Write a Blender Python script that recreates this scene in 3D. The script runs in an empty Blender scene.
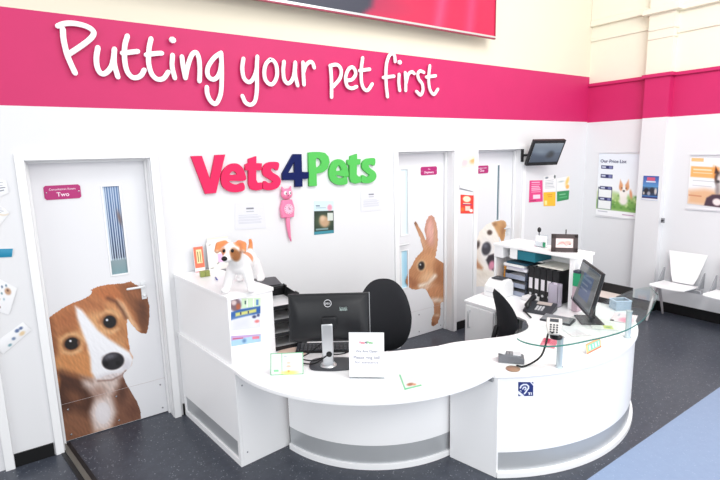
import bpy, bmesh, math, random
import numpy as np
from mathutils import Vector, Matrix
random.seed(4); rng = np.random.RandomState(7)
C = bpy.context.scene.collection
PI = math.pi

# ------------------------------------------------------------------ camera, world, lights
CAM = np.array([-6.5199, -3.883, 2.0472]); YAW, PITCH, ROLL, FPX = .6054, .1722, -.0254, 492.34
def _basis():
    f = np.array([math.sin(YAW)*math.cos(PITCH), math.cos(YAW)*math.cos(PITCH), -math.sin(PITCH)])
    r = np.array([math.cos(YAW), -math.sin(YAW), 0]); u = np.cross(r, f)
    c, s = math.cos(ROLL), math.sin(ROLL)
    return f, c*r+s*u, -s*r+c*u
F_, R_, U_ = _basis()
cd = bpy.data.cameras.new('camera'); cam = bpy.data.objects.new('camera', cd); C.objects.link(cam)
cd.sensor_width = 36; cd.lens = FPX/720*36; cd.clip_start = .05
cam.matrix_world = Matrix(((R_[0], U_[0], -F_[0], CAM[0]), (R_[1], U_[1], -F_[1], CAM[1]), (R_[2], U_[2], -F_[2], CAM[2]), (0, 0, 0, 1)))
bpy.context.scene.camera = cam
W = bpy.data.worlds.new('world'); bpy.context.scene.world = W; W.use_nodes = True
W.node_tree.nodes['Background'].inputs[0].default_value = (.93, .96, 1, 1)
W.node_tree.nodes['Background'].inputs[1].default_value = 1.15
def area(name, loc, target, sx, sy, power, col=(1, 1, 1)):
    l = bpy.data.lights.new(name, 'AREA'); l.shape = 'RECTANGLE'; l.size = sx; l.size_y = sy; l.energy = power; l.color = col
    o = bpy.data.objects.new(name, l); C.objects.link(o); o.location = loc
    o.rotation_euler = (Vector(target)-Vector(loc)).to_track_quat('-Z', 'Y').to_euler(); return o
area('ceiling_or_fill_light', (-3.6, -3.0, 5.6), (-3.6, -.6, 1.6), 2.6, .5, 6, (1, .985, .96))
area('ceiling_or_fill_light', (-6.4, -3.6, 5.2), (-5.6, -.8, .8), 2.2, .5, 12, (1, .985, .96))
area('ceiling_or_fill_light', (-2.2, -5.0, 4.8), (-1.0, -1.2, 1.0), 2.4, .6, 40, (1, .99, .97))
area('ceiling_or_fill_light', (-4.6, -6.2, 3.9), (-3.0, 0, .9), 4.5, 1.4, 150, (1, .99, .975))  # frontal fill, added to brighten the low wall behind the desks
area('front_fill_light', (-5.5, -9.5, 1.9), (-4.0, -1.0, .5), 8, 3.4, 150, (.97, .985, 1))  # soft fill added behind the camera to lift the desk fronts
area('ceiling_or_fill_light', (-4.2, -3.3, 5.2), (-4.2, -1.9, 0), 3.0, 1.2, 56, (1, .985, .97))  # fill added over the desks to brighten the worktops
area('left_fill_light', (-10.5, -4.0, 2.4), (-1.0, -1.6, 1.6), 5, 3, 130, (.98, .99, 1))  # fill added at left for the tall counter's side and the right wall
area('ceiling_or_fill_light', (-3.4, -3.6, 4.6), (0, -1.4, 2.0), 2.4, 1.0, 115, (1, .985, .96))  # added fill aimed at the right wall to brighten it
sc = bpy.context.scene
sc.view_settings.view_transform = 'Standard'; sc.view_settings.look = 'None'
sc.view_settings.exposure = -0.46; sc.view_settings.gamma = 1; sc.view_settings.use_curve_mapping = False

# ------------------------------------------------------------------ measuring helpers
def ray(x, y): return F_+(x-360)/FPX*R_-(y-240)/FPX*U_
def at(x, y, ax, v):
    d = ray(x, y); t = (v-CAM[ax])/d[ax]; return Vector(CAM+t*d)
def wall(x, y, off=0.0): return at(x, y, 1, off)
def flat(x, y, z=.7): return at(x, y, 2, z)
def proj(P):
    d = np.asarray(P, float)-CAM; k = d@F_
    return np.stack([360+FPX*(d@R_)/k, 240-FPX*(d@U_)/k], -1)

# ------------------------------------------------------------------ materials
def lin(c):
    c = np.asarray(c, float)/255.; return np.where(c <= .04045, c/12.92, ((c+.055)/1.055)**2.4)
MATS = {}
def mat(name, rgb, rough=.5, metal=0, noise=0, nscale=30, bump=0, trans=0, ior=1.45, coat=0, emit=None, spec=None):
    if name in MATS: return MATS[name]
    m = bpy.data.materials.new(name); m.use_nodes = True; nt = m.node_tree; b = nt.nodes['Principled BSDF']
    c = tuple(lin(rgb))+(1,)
    b.inputs['Base Color'].default_value = c; b.inputs['Roughness'].default_value = rough; b.inputs['Metallic'].default_value = metal
    b.inputs['Transmission Weight'].default_value = trans; b.inputs['IOR'].default_value = ior; b.inputs['Coat Weight'].default_value = coat
    if spec is not None: b.inputs['Specular IOR Level'].default_value = spec
    tc = nt.nodes.new('ShaderNodeTexCoord'); n = nt.nodes.new('ShaderNodeTexNoise'); n.inputs['Scale'].default_value = nscale; n.inputs['Detail'].default_value = 5
    nt.links.new(tc.outputs['Object'], n.inputs['Vector'])
    if noise:
        mx = nt.nodes.new('ShaderNodeMix'); mx.data_type = 'RGBA'
        mx.inputs['A'].default_value = tuple(min(1, v*(1-noise)) for v in c[:3])+(1,)
        mx.inputs['B'].default_value = tuple(min(1, v*(1+noise)) for v in c[:3])+(1,)
        nt.links.new(n.outputs['Fac'], mx.inputs['Factor']); nt.links.new(mx.outputs['Result'], b.inputs['Base Color'])
    if bump:
        bp = nt.nodes.new('ShaderNodeBump'); bp.inputs['Strength'].default_value = bump; bp.inputs['Distance'].default_value = .01
        nt.links.new(n.outputs['Fac'], bp.inputs['Height']); nt.links.new(bp.outputs['Normal'], b.inputs['Normal'])
    if emit is not None:
        b.inputs['Emission Color'].default_value = c; b.inputs['Emission Strength'].default_value = emit
    MATS[name] = m; return m
WHITE = mat('white_laminate', (249, 249, 250), .32, noise=.01, nscale=4)
WALLW = mat('white_wall_paint', (226, 226, 228), .7, noise=.012, nscale=3)
CREAM = mat('cream_wall_paint', (228, 220, 200), .75, noise=.02, nscale=2)
CREAMB = mat('cream_brick_paint', (234, 229, 212), .7, noise=.02, nscale=8, bump=.1)
PINK = mat('pink_wall_paint', (200, 35, 100), .55, noise=.05, nscale=5)
GLOSSW = mat('white_gloss_paint', (240, 240, 241), .35)
DOORW = mat('door_white', (229, 229, 232), .4, noise=.01, nscale=5)
BLACK = mat('black_plastic', (26, 27, 30), .4, noise=.08, nscale=60)
BLACKM = mat('black_matt', (16, 16, 18), .6)
SKIRT = mat('black_skirting', (5, 5, 7), .5)
FABRIC = mat('black_fabric', (27, 28, 33), .85, noise=.2, nscale=250, bump=.2)
STEEL = mat('brushed_steel', (188, 191, 194), .34, metal=.35, noise=.05, nscale=6)
SILVER = mat('silver_metal', (205, 207, 210), .3, metal=.7)
CHROME = mat('chrome', (215, 215, 218), .15, metal=1)
DGREY = mat('dark_grey_plastic', (58, 60, 66), .45, noise=.06, nscale=50)
GREY = mat('grey_plastic', (150, 152, 156), .4)
LGREY = mat('light_grey_plastic', (214, 214, 218), .4)
WPLAST = mat('white_plastic', (236, 236, 236), .35)
PAPER = mat('white_paper', (240, 240, 242), .7)
TEAL = mat('teal_card', (24, 112, 130), .5)
GREENC = mat('green_card', (40, 160, 110), .5)
def glassmat(name, rgb, rough=.02):
    m = bpy.data.materials.new(name); m.use_nodes = True; nt = m.node_tree; b = nt.nodes['Principled BSDF']
    b.inputs['Base Color'].default_value = tuple(lin(rgb))+(1,); b.inputs['Transmission Weight'].default_value = 1
    b.inputs['Roughness'].default_value = rough; b.inputs['IOR'].default_value = 1.45; return m
def thinclear(name, rgb, k):
    m = bpy.data.materials.new(name); m.use_nodes = True; nt = m.node_tree; nt.nodes.remove(nt.nodes['Principled BSDF']); out = nt.nodes['Material Output']
    t = nt.nodes.new('ShaderNodeBsdfTransparent'); t.inputs[0].default_value = tuple(lin(rgb))+(1,); g = nt.nodes.new('ShaderNodeBsdfGlossy'); g.inputs['Roughness'].default_value = .03
    lw = nt.nodes.new('ShaderNodeLayerWeight'); lw.inputs['Blend'].default_value = .5; pw = nt.nodes.new('ShaderNodeMath'); pw.operation = 'POWER'; pw.inputs[1].default_value = 4; nt.links.new(lw.outputs['Facing'], pw.inputs[0])
    f = nt.nodes.new('ShaderNodeMath'); f.operation = 'MULTIPLY_ADD'; f.inputs[1].default_value = k; f.inputs[2].default_value = .03; nt.links.new(pw.outputs[0], f.inputs[0]); x = nt.nodes.new('ShaderNodeMixShader')
    nt.links.new(f.outputs[0], x.inputs[0]); nt.links.new(t.outputs[0], x.inputs[1]); nt.links.new(g.outputs[0], x.inputs[2]); nt.links.new(x.outputs[0], out.inputs['Surface']); return m
GLASS = thinclear('shelf_glass', (250, 254, 252), .2); GEDGE = mat('green_glass_edge', (60, 130, 118), .15, trans=.3)
ACRYL = thinclear('clear_acrylic', (248, 250, 251), .35); BLUEP = mat('clear_blue_plastic', (196, 214, 232), .2, trans=.5)
PIC = bpy.data.materials.new('printed_picture'); PIC.use_nodes = True
_a = PIC.node_tree.nodes.new('ShaderNodeAttribute'); _a.attribute_name = 'Col'
PIC.node_tree.links.new(_a.outputs['Color'], PIC.node_tree.nodes['Principled BSDF'].inputs['Base Color'])
PIC.node_tree.nodes['Principled BSDF'].inputs['Roughness'].default_value = .5
SCR = bpy.data.materials.new('lit_screen'); SCR.use_nodes = True
_a = SCR.node_tree.nodes.new('ShaderNodeAttribute'); _a.attribute_name = 'Col'; _b = SCR.node_tree.nodes['Principled BSDF']
SCR.node_tree.links.new(_a.outputs['Color'], _b.inputs['Emission Color']); _b.inputs['Emission Strength'].default_value = 1.0
_b.inputs['Base Color'].default_value = (.02, .02, .02, 1); _b.inputs['Roughness'].default_value = .15
# floor vinyl: dark blue grey with pale flecks
FLOOR = bpy.data.materials.new('flecked_vinyl'); FLOOR.use_nodes = True
def vinyl(m, base, dark, fleck, amount, rough):
    nt = m.node_tree; b = nt.nodes['Principled BSDF']; N = nt.nodes.new; L = nt.links.new
    tc = N('ShaderNodeTexCoord'); v = N('ShaderNodeTexVoronoi'); v.inputs['Scale'].default_value = 55; L(tc.outputs['Object'], v.inputs['Vector'])
    n = N('ShaderNodeTexNoise'); n.inputs['Scale'].default_value = 16; n.inputs['Detail'].default_value = 10; n.inputs['Roughness'].default_value = .7; L(tc.outputs['Object'], n.inputs['Vector'])
    r = N('ShaderNodeValToRGB'); r.color_ramp.elements[0].position = .04; r.color_ramp.elements[0].color = (1, 1, 1, 1)
    r.color_ramp.elements[1].position = .3; r.color_ramp.elements[1].color = (0, 0, 0, 1); L(v.outputs['Distance'], r.inputs['Fac'])
    n2 = N('ShaderNodeTexNoise'); n2.inputs['Scale'].default_value = 22; L(tc.outputs['Object'], n2.inputs['Vector'])
    gt = N('ShaderNodeMapRange'); gt.inputs['From Min'].default_value = .46; gt.inputs['From Max'].default_value = .6; L(n2.outputs['Fac'], gt.inputs['Value'])
    mu = N('ShaderNodeMath'); mu.operation = 'MULTIPLY'; L(r.outputs['Color'], mu.inputs[0]); L(gt.outputs['Result'], mu.inputs[1])
    m2 = N('ShaderNodeMath'); m2.operation = 'MULTIPLY'; m2.inputs[1].default_value = amount; L(mu.outputs[0], m2.inputs[0])
    a = N('ShaderNodeMix'); a.data_type = 'RGBA'; a.inputs['A'].default_value = tuple(lin(dark))+(1,); a.inputs['B'].default_value = tuple(lin(base))+(1,); L(n.outputs['Fac'], a.inputs['Factor'])
    c = N('ShaderNodeMix'); c.data_type = 'RGBA'; c.inputs['B'].default_value = tuple(lin(fleck))+(1,); L(a.outputs['Result'], c.inputs['A']); L(m2.outputs[0], c.inputs['Factor'])
    L(c.outputs['Result'], b.inputs['Base Color']); b.inputs['Roughness'].default_value = rough
vinyl(FLOOR, (76, 81, 93), (38, 42, 51), (175, 180, 188), .75, .33)
FLOORB = bpy.data.materials.new('pale_blue_vinyl'); FLOORB.use_nodes = True
vinyl(FLOORB, (142, 161, 190), (128, 147, 178), (200, 214, 235), .3, .4)

# ------------------------------------------------------------------ mesh helpers
class MB:
    def __init__(s): s.v = []; s.f = []; s.m = []; s.cur = 0; s.mats = []
    def use(s, m):
        if m not in s.mats: s.mats.append(m)
        s.cur = s.mats.index(m); return s
    def add(s, vs, fs):
        o = len(s.v); s.v += [tuple(v) for v in vs]; s.f += [tuple(i+o for i in f) for f in fs]; s.m += [s.cur]*len(fs); return s
    def box(s, c, d, M=None, taper=1):
        vs = []
        for z in (-1, 1):
            k = taper if z > 0 else 1
            for x, y in ((-1, -1), (1, -1), (1, 1), (-1, 1)): vs.append(Vector((c[0]+x*d[0]/2*k, c[1]+y*d[1]/2*k, c[2]+z*d[2]/2)))
        if M is not None: vs = [M @ v for v in vs]
        return s.add(vs, [(3, 2, 1, 0), (4, 5, 6, 7), (0, 1, 5, 4), (1, 2, 6, 5), (2, 3, 7, 6), (3, 0, 4, 7)])
    def b2(s, lo, hi): return s.box([(a+b)/2 for a, b in zip(lo, hi)], [abs(b-a) for a, b in zip(lo, hi)])
    def prism(s, poly, z0, z1, M=None):
        n = len(poly); ar = sum(poly[i][0]*poly[(i+1) % n][1]-poly[(i+1) % n][0]*poly[i][1] for i in range(n))
        if ar < 0: poly = poly[::-1]
        vs = [Vector((p[0], p[1], z0)) for p in poly]+[Vector((p[0], p[1], z1)) for p in poly]
        if M is not None: vs = [M @ v for v in vs]
        return s.add(vs, [tuple(range(n))[::-1], tuple(range(n, 2*n))]+[(i, (i+1) % n, (i+1) % n+n, i+n) for i in range(n)])
    def tube(s, path, r, n=10, M=None, flat_=None, cap=True):
        path = [Vector(p) for p in path]; rs = r if isinstance(r, (list, tuple)) else [r]*len(path)
        if cap:
            a, b = path[0], path[-1]; da = (path[0]-path[1]).normalized(); db = (path[-1]-path[-2]).normalized()
            path = [a+da*rs[0], a+da*rs[0]*.7]+path+[b+db*rs[-1]*.7, b+db*rs[-1]]; rs = [rs[0]*.05, rs[0]*.7]+list(rs)+[rs[-1]*.7, rs[-1]*.05]
        rings = []; up = None
        for i, p in enumerate(path):
            t = (path[min(i+1, len(path)-1)]-path[max(i-1, 0)]).normalized()
            if flat_ is not None:
                u = Vector(flat_)
            else:
                if up is None: up = Vector((0, 0, 1)) if abs(t.z) < .9 else Vector((1, 0, 0))
                u = (up-t*up.dot(t)).normalized(); up = u
            w = t.cross(u).normalized(); ring = []
            for k in range(n):
                a = 2*PI*k/n; ca, sa = math.cos(a), math.sin(a)
                if flat_ is not None:
                    sx = math.copysign(abs(ca)**.7, ca); sy = math.copysign(abs(sa)**.35, sa)*.5
                    ring.append(p+w*rs[i]*sx+u*max(r if not isinstance(r, (list, tuple)) else max(r), 0)*sy*(1 if rs[i] > .3*max(rs) else .7))
                else: ring.append(p+(w*ca+u*sa)*rs[i])
            rings.append(ring)
        vs = [v for rg in rings for v in rg]
        if M is not None: vs = [M @ v for v in vs]
        fs = []
        for i in range(len(rings)-1):
            for k in range(n): fs.append((i*n+k, i*n+(k+1) % n, (i+1)*n+(k+1) % n, (i+1)*n+k))
        fs.append(tuple(range(n))[::-1]); fs.append(tuple(range((len(rings)-1)*n, len(rings)*n)))
        return s.add(vs, fs)
    def lathe(s, prof, c=(0, 0, 0), n=24, M=None):
        vs = []
        for r, z in prof:
            for k in range(n): a = 2*PI*k/n; vs.append(Vector((c[0]+r*math.cos(a), c[1]+r*math.sin(a), c[2]+z)))
        if M is not None: vs = [M @ v for v in vs]
        fs = [(i*n+k, i*n+(k+1) % n, (i+1)*n+(k+1) % n, (i+1)*n+k) for i in range(len(prof)-1) for k in range(n)]
        fs.append(tuple(range(n))[::-1]); fs.append(tuple(range((len(prof)-1)*n, len(prof)*n)))
        return s.add(vs, fs)
    def ball(s, c, r, M=None, n=14):
        r = r if isinstance(r, (list, tuple)) else (r, r, r); vs = []; fs = []
        h = n//2
        for i in range(1, h):
            t = PI*i/h
            for k in range(n): a = 2*PI*k/n; vs.append(Vector((c[0]+r[0]*math.sin(t)*math.cos(a), c[1]+r[1]*math.sin(t)*math.sin(a), c[2]+r[2]*math.cos(t))))
        vs += [Vector((c[0], c[1], c[2]+r[2])), Vector((c[0], c[1], c[2]-r[2]))]
        if M is not None: vs = [M @ v for v in vs]
        for i in range(h-2):
            for k in range(n): fs.append((i*n+k, (i+1)*n+k, (i+1)*n+(k+1) % n, i*n+(k+1) % n))
        T = len(vs)-2
        for k in range(n): fs.append((T, k, (k+1) % n)); fs.append((T+1, (h-2)*n+(k+1) % n, (h-2)*n+k))
        return s.add(vs, fs)
    def build(s, name, m=None, parent=None, bevel=0, smooth=40, loc=None):
        me = bpy.data.meshes.new(name); me.from_pydata(s.v, [], s.f)
        mats = s.mats or [m]
        for q in mats: me.materials.append(q)
        if s.mats: me.polygons.foreach_set('material_index', s.m)
        bm = bmesh.new(); bm.from_mesh(me); bmesh.ops.recalc_face_normals(bm, faces=bm.faces); bm.to_mesh(me); bm.free()
        if smooth:
            me.shade_smooth(); me.set_sharp_from_angle(angle=math.radians(smooth))
        o = bpy.data.objects.new(name, me); C.objects.link(o)
        if bevel:
            b = o.modifiers.new('bevel', 'BEVEL'); b.width = bevel; b.segments = 2; b.limit_method = 'ANGLE'; b.angle_limit = math.radians(50)
        if parent is not None: o.parent = parent
        if loc is not None: o.location = loc
        return o
def tag(o, label, cat, group=None, kind=None):
    if label: o['label'] = label
    if cat: o['category'] = cat
    if group: o['group'] = group
    if kind: o['kind'] = kind
    return o
def struct(o): o['kind'] = 'structure'; return o
def thing(name, label, cat, loc=(0, 0, 0), rz=0, group=None):
    o = bpy.data.objects.new(name, None); C.objects.link(o); o.location = loc; o.rotation_euler = (0, 0, rz)
    o.empty_display_size = .05; return tag(o, label, cat, group)
def world_child(o, root):   # geometry given in world coordinates, under a root standing elsewhere
    bpy.context.view_layer.update(); o.parent = root; o.matrix_parent_inverse = root.matrix_world.inverted(); return o
def copy_tree(o, parent=None):
    c = o.copy(); C.objects.link(c); c.parent = parent
    for ch in [x for x in o.children]: copy_tree(ch, c)
    return c
def smoothpts(pts, k=6, closed=False):
    P = [np.array(p, float) for p in pts]; n = len(P)
    if n < 3: return P
    out = []; rngi = range(n if closed else n-1)
    for i in rngi:
        p1, p2 = P[i], P[(i+1) % n]
        p0 = P[i-1] if (closed or i > 0) else 2*p1-p2
        p3 = P[(i+2) % n] if (closed or i+2 < n) else 2*p2-p1
        for j in range(k):
            t = j/k; out.append(.5*((2*p1)+(-p0+p2)*t+(2*p0-5*p1+4*p2-p3)*t*t+(-p0+3*p1-3*p2+p3)*t**3))
    if not closed: out.append(P[-1])
    return out
def arc(cx, cy, r, a0, a1, n): return [(cx+r*math.cos(math.radians(a0+(a1-a0)*i/n)), cy+r*math.sin(math.radians(a0+(a1-a0)*i/n))) for i in range(n+1)]
def sector_wall(cx, cy, r0, r1, a0, a1, z0, z1, n=40):
    return MB().prism2(arc(cx, cy, r1, a0, a1, n), arc(cx, cy, r0, a0, a1, n), z0, z1)
def _prism2(s, out, inn, z0, z1):
    n = len(out); vs = [(x, y, z0) for x, y in out]+[(x, y, z0) for x, y in inn]+[(x, y, z1) for x, y in out]+[(x, y, z1) for x, y in inn]; fs = []
    for i in range(n-1):
        fs += [(i, i+1, n+i+1, n+i), (2*n+i, 3*n+i, 3*n+i+1, 2*n+i+1), (i, 2*n+i, 2*n+i+1, i+1), (n+i, n+i+1, 3*n+i+1, 3*n+i)]
    fs += [(0, n, 3*n, 2*n), (n-1, 3*n-1, 4*n-1, 2*n-1)]
    return s.add(vs, fs)
MB.prism2 = _prism2

# ---- pictures: a dense grid whose vertex colours are the print
def sdpoly(x, y, poly):
    P = np.array(poly, float); d = np.full(x.shape, 1e9); ins = np.zeros(x.shape, bool); n = len(P)
    for i in range(n):
        a, b = P[i], P[(i+1) % n]; e = b-a; wx, wy = x-a[0], y-a[1]
        t = np.clip((wx*e[0]+wy*e[1])/(e@e+1e-12), 0, 1); d = np.minimum(d, np.hypot(wx-e[0]*t, wy-e[1]*t))
        c = ((a[1] <= y) != (b[1] <= y)); xi = a[0]+(y-a[1])*e[0]/(e[1] if abs(e[1]) > 1e-12 else 1e-12); ins ^= c & (x < xi)
    return np.where(ins, -d, d)
def paint(x, y, base, shapes):
    """shapes: ('p',poly,col,soft) ('e',cx,cy,rx,ry,rot,col,soft) ('r',x0,y0,x1,y1,col) ('l',pts,width,col,soft)"""
    c = np.ones(x.shape+(3,))*np.array(base, float)
    for s in shapes:
        if s[0] == 'p': d = sdpoly(x, y, s[1]); col, soft = s[2], s[3]
        elif s[0] == 'e':
            a = math.radians(s[5]); u = ((x-s[1])*math.cos(a)+(y-s[2])*math.sin(a))/s[3]; v = (-(x-s[1])*math.sin(a)+(y-s[2])*math.cos(a))/s[4]
            d = (np.hypot(u, v)-1)*min(s[3], s[4]); col, soft = s[6], s[7]
        elif s[0] == 'r': d = np.maximum(np.maximum(s[1]-x, x-s[3]), np.maximum(s[2]-y, y-s[4])); col, soft = s[5], 1e-6
        elif s[0] == 'g':   # vertical gradient y0..y1
            t = np.clip((y-s[1])/(s[2]-s[1]), 0, 1)[..., None]; m = ((y >= s[1]) & (y <= s[2]))[..., None]
            c = np.where(m, np.array(s[3])*(1-t)+np.array(s[4])*t, c); continue
        elif s[0] == 'l':
            d = np.full(x.shape, 1e9)
            for a, b in zip(s[1][:-1], s[1][1:]):
                e = np.array(b, float)-a; t = np.clip(((x-a[0])*e[0]+(y-a[1])*e[1])/(e@e+1e-12), 0, 1); d = np.minimum(d, np.hypot(x-a[0]-e[0]*t, y-a[1]-e[1]*t))
            d = d-s[2]; col, soft = s[3], s[4]
        m = np.clip(.5-d/max(soft, 1e-6)/2, 0, 1)[..., None]; m = m*m*(3-2*m)
        c = c*(1-m)+np.array(col, float)*m
    return c
def grid_mesh(name, P, col, keep=None, thick=0, m=PIC, parent=None, edge=PAPER):
    """P: (ny,nx,3) world points, col (ny,nx,3) sRGB 0..255; front faces away from 'thick' side"""
    ny, nx = P.shape[:2]; idx = np.arange(ny*nx).reshape(ny, nx)
    q = np.stack([idx[:-1, :-1], idx[:-1, 1:], idx[1:, 1:], idx[1:, :-1]], -1).reshape(-1, 4)
    if keep is not None:
        k = keep.reshape(-1); q = q[k[q].all(1)]
    V = P.reshape(-1, 3).tolist(); Cc = col.reshape(-1, 3); F = q.tolist(); mi = [0]*len(F)
    nrm = np.cross(P[0, -1]-P[0, 0], P[-1, 0]-P[0, 0]); nrm = nrm/np.linalg.norm(nrm)
    if thick:      # a solid sheet: the same grid's outline pushed back, with rim and back
        o = len(V); rim = list(idx[0, :])+list(idx[1:, -1])+list(idx[-1, -2::-1])+list(idx[-2:0:-1, 0])
        # nrm points into the sheet (x right, y down)
        V += (P.reshape(-1, 3)[rim]+nrm*thick).tolist(); n = len(rim)
        for i in range(n): F.append([int(rim[i]), o+i, o+(i+1) % n, int(rim[(i+1) % n])]); mi.append(1)
        V += P.reshape(-1, 3)[rim].tolist()
        F.append([o+i for i in range(n)]); mi.append(1); Cc = np.concatenate([Cc, Cc[rim], Cc[rim]])
    me = bpy.data.meshes.new(name); me.from_pydata([tuple(v) for v in V], [], F); me.materials.append(m); me.materials.append(edge)
    me.polygons.foreach_set('material_index', mi)
    a = me.color_attributes.new('Col', 'FLOAT_COLOR', 'POINT'); cl = np.ones((len(V), 4)); cl[:, :3] = lin(Cc); a.data.foreach_set('color', cl.ravel().astype(np.float32))
    if thick:
        me.update()
    o = bpy.data.objects.new(name, me); C.objects.link(o)
    if parent is not None: world_child(o, parent)
    return o
def sheet(name, corners, base, shapes, nx=40, ny=50, thick=.002, m=PIC, bend=0, parent=None, edge=PAPER):
    """corners TL,TR,BR,BL in world; u right 0..1, v down 0..1"""
    TL, TR, BR, BL = [np.array(c, float) for c in corners]
    u, v = np.meshgrid(np.linspace(0, 1, nx), np.linspace(0, 1, ny))
    P = (1-v)[..., None]*((1-u)[..., None]*TL+u[..., None]*TR)+v[..., None]*((1-u)[..., None]*BL+u[..., None]*BR)
    n = np.cross(BL-TL, TR-TL); n /= np.linalg.norm(n)
    if bend: P = P+n*(bend*np.sin(PI*v)*1.0)[..., None]
    asp = np.linalg.norm(TR-TL)/np.linalg.norm(BL-TL)
    return grid_mesh(name, P, paint(u, v, base, shapes), thick=thick, m=m, parent=parent, edge=edge)
def lines(u0, u1, v0, v1, n, col=(120, 122, 130), h=.35, jag=.25):
    out = []; st = (v1-v0)/n; r = random.Random(n+int(u0*100))
    for i in range(n): out.append(('r', u0+r.random()*.02, v0+i*st, u1-r.random()*jag*(u1-u0), v0+i*st+st*h, col))
    return out
def wallsheet(name, label, cat, px, base, shapes, nx=40, ny=50, off=-.004, group=None, bend=0):
    o = sheet(name, [wall(x, y, off) for x, y in px], base, shapes, nx, ny, .002, bend=bend); return tag(o, label, cat, group)
def text_mesh(name, s, origin, right, up, width, m, depth=.001, parent=None, bold=0):
    cu = bpy.data.curves.new('t', 'FONT'); cu.body = s; cu.extrude = .02; cu.offset = bold; cu.resolution_u = 3
    to = bpy.data.objects.new('t', cu); C.objects.link(to); bpy.context.view_layer.update()
    me = bpy.data.meshes.new_from_object(to.evaluated_get(bpy.context.evaluated_depsgraph_get())); C.objects.unlink(to); bpy.data.objects.remove(to)
    xs = [v.co.x for v in me.vertices]; k = width/(max(xs)-min(xs)); x0 = min(xs)
    right = Vector(right).normalized(); up = Vector(up).normalized(); nn = right.cross(up)
    for v in me.vertices: v.co = Vector(origin)+right*((v.co.x-x0)*k)+up*(v.co.y*k)+nn*(v.co.z/.02*depth)
    me.name = name; me.materials.clear(); me.materials.append(m); o = bpy.data.objects.new(name, me); C.objects.link(o)
    if parent is not None: world_child(o, parent)
    return o

# ================================================================== SETTING
fl = MB().use(FLOOR)
YB = -2.385
fl.b2((-9.0, YB, -.1), (1.0, .6, 0)); fl.b2((-9.0, -6.5, -.1), (-4.6, YB, 0))
fl.use(FLOORB).b2((-4.6, -6.5, -.1), (1.0, YB, 0))
struct(fl.build('floor', smooth=0))
# back wall: partition with three door openings, pink band above, cream masonry over it
ZP0, ZP1 = 2.405, 2.995
DOORS = [(-6.455, -5.69), (-3.355, -2.565), (-2.19, -1.375)]; ZD = 2.06; DEP = .13
w = MB().use(WALLW); xs = [-9.0]
for a, b in DOORS: xs += [a, b]
xs.append(.0)
for i in range(0, len(xs), 2): w.b2((xs[i], 0, 0), (xs[i+1], .2, ZP0))
for a, b in DOORS: w.b2((a, 0, ZD), (b, .2, ZP0))
w.use(PINK).b2((-9.0, 0, ZP0), (0, .2, ZP1)); w.use(CREAM).b2((-9.0, 0, ZP1), (0, .2, 5.6))
struct(w.build('wall_back', smooth=0))
# right wall, pilaster, ledges
PD, PY0, PY1 = .10, -.775, -1.06; ZB0, ZB1 = 2.395, 2.90
w = MB(); w.use(WALLW).b2((0, -6.5, 0), (.2, .2, ZB0)); w.b2((-PD, PY1, 0), (0, PY0, ZB0))
w.use(PINK).b2((0, -6.5, ZB0), (.2, .2, ZB1)); w.b2((-PD, PY1, ZB0), (0, PY0, ZB1))
w.use(CREAMB).b2((0, -6.5, ZB1), (.2, .2, 5.6)); w.b2((-PD, PY1, ZB1), (0, PY0, 5.6))
struct(w.build('wall_right', smooth=0))
t = MB().use(PINK); t.b2((-.03, PY0, ZB1-.035), (0, 0, ZB1+.005)); t.b2((-PD-.03, PY1-.03, ZB1-.035), (0, PY0+.03, ZB1+.006)); t.b2((-.03, -6.5, ZB1-.035), (0, PY1, ZB1+.005))
struct(t.build('trim_1', bevel=.004))
t = MB().use(CREAMB)
t.b2((-.02, PY0, 3.44), (0, 0, 3.475)); t.b2((-.05, PY0, 3.625), (0, 0, 3.70)); t.b2((-.035, PY0, 3.70), (0, 0, 4.2))
t.b2((-PD-.012, PY1-.012, 3.40), (0, PY0+.0, 3.44)); t.b2((-PD-.012, PY1-.012, 3.30), (0, PY0+.0, 3.315))
t.b2((-.02, -6.5, 3.34), (0, PY1, 3.37)); t.b2((-.06, -6.5, 3.58), (0, PY1, 3.64)); t.b2((-PD-.06, PY1-.06, 3.585), (0, PY0+.06, 3.65))
struct(t.build('trim_2', bevel=.006))
s = MB().use(SKIRT)
for x0, x1 in ((-6.745, -6.515), (-5.62, -5.605), (-2.515, -2.24), (-1.325, 0)): s.b2((x0, -.012, 0), (x1, 0, .095))
struct(s.build('baseboard_back', smooth=0))
s = MB().use(SKIRT); s.b2((-.014, -6.5, 0), (0, PY1, .125)); s.b2((-PD-.014, PY1-.014, 0), (0, PY0, .125)); s.b2((-.014, PY0, 0), (0, 0, .125)); struct(s.build('baseboard_right', smooth=0))
s = MB().use(GLOSSW); s.b2((-6.80, -.03, 0), (-6.745, 0, 2.105)); s.b2((-7.75, -.03, 2.05), (-6.80, 0, 2.105)); struct(s.build('trim_3', bevel=.003))
# brass-grey cover strip running over the floor from the first door
a, b = Vector((-6.455, .1, 0)), Vector((-6.30, -.82, 0)); d = (b-a).normalized(); nrm = Vector((-d.y, d.x, 0)); Mx = Matrix(((d.x, nrm.x, 0, a.x), (d.y, nrm.y, 0, a.y), (0, 0, 1, 0), (0, 0, 0, 1))); L = (b-a).length+.9
s = MB(); s.use(BLACK).box((L/2, 0, .003), (L, .085, .006), Mx); s.use(mat('strip_metal', (120, 118, 112), .4, metal=.5)).box((L/2, 0, .008), (L, .03, .005), Mx)
struct(s.build('trim_4', smooth=0))

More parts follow.
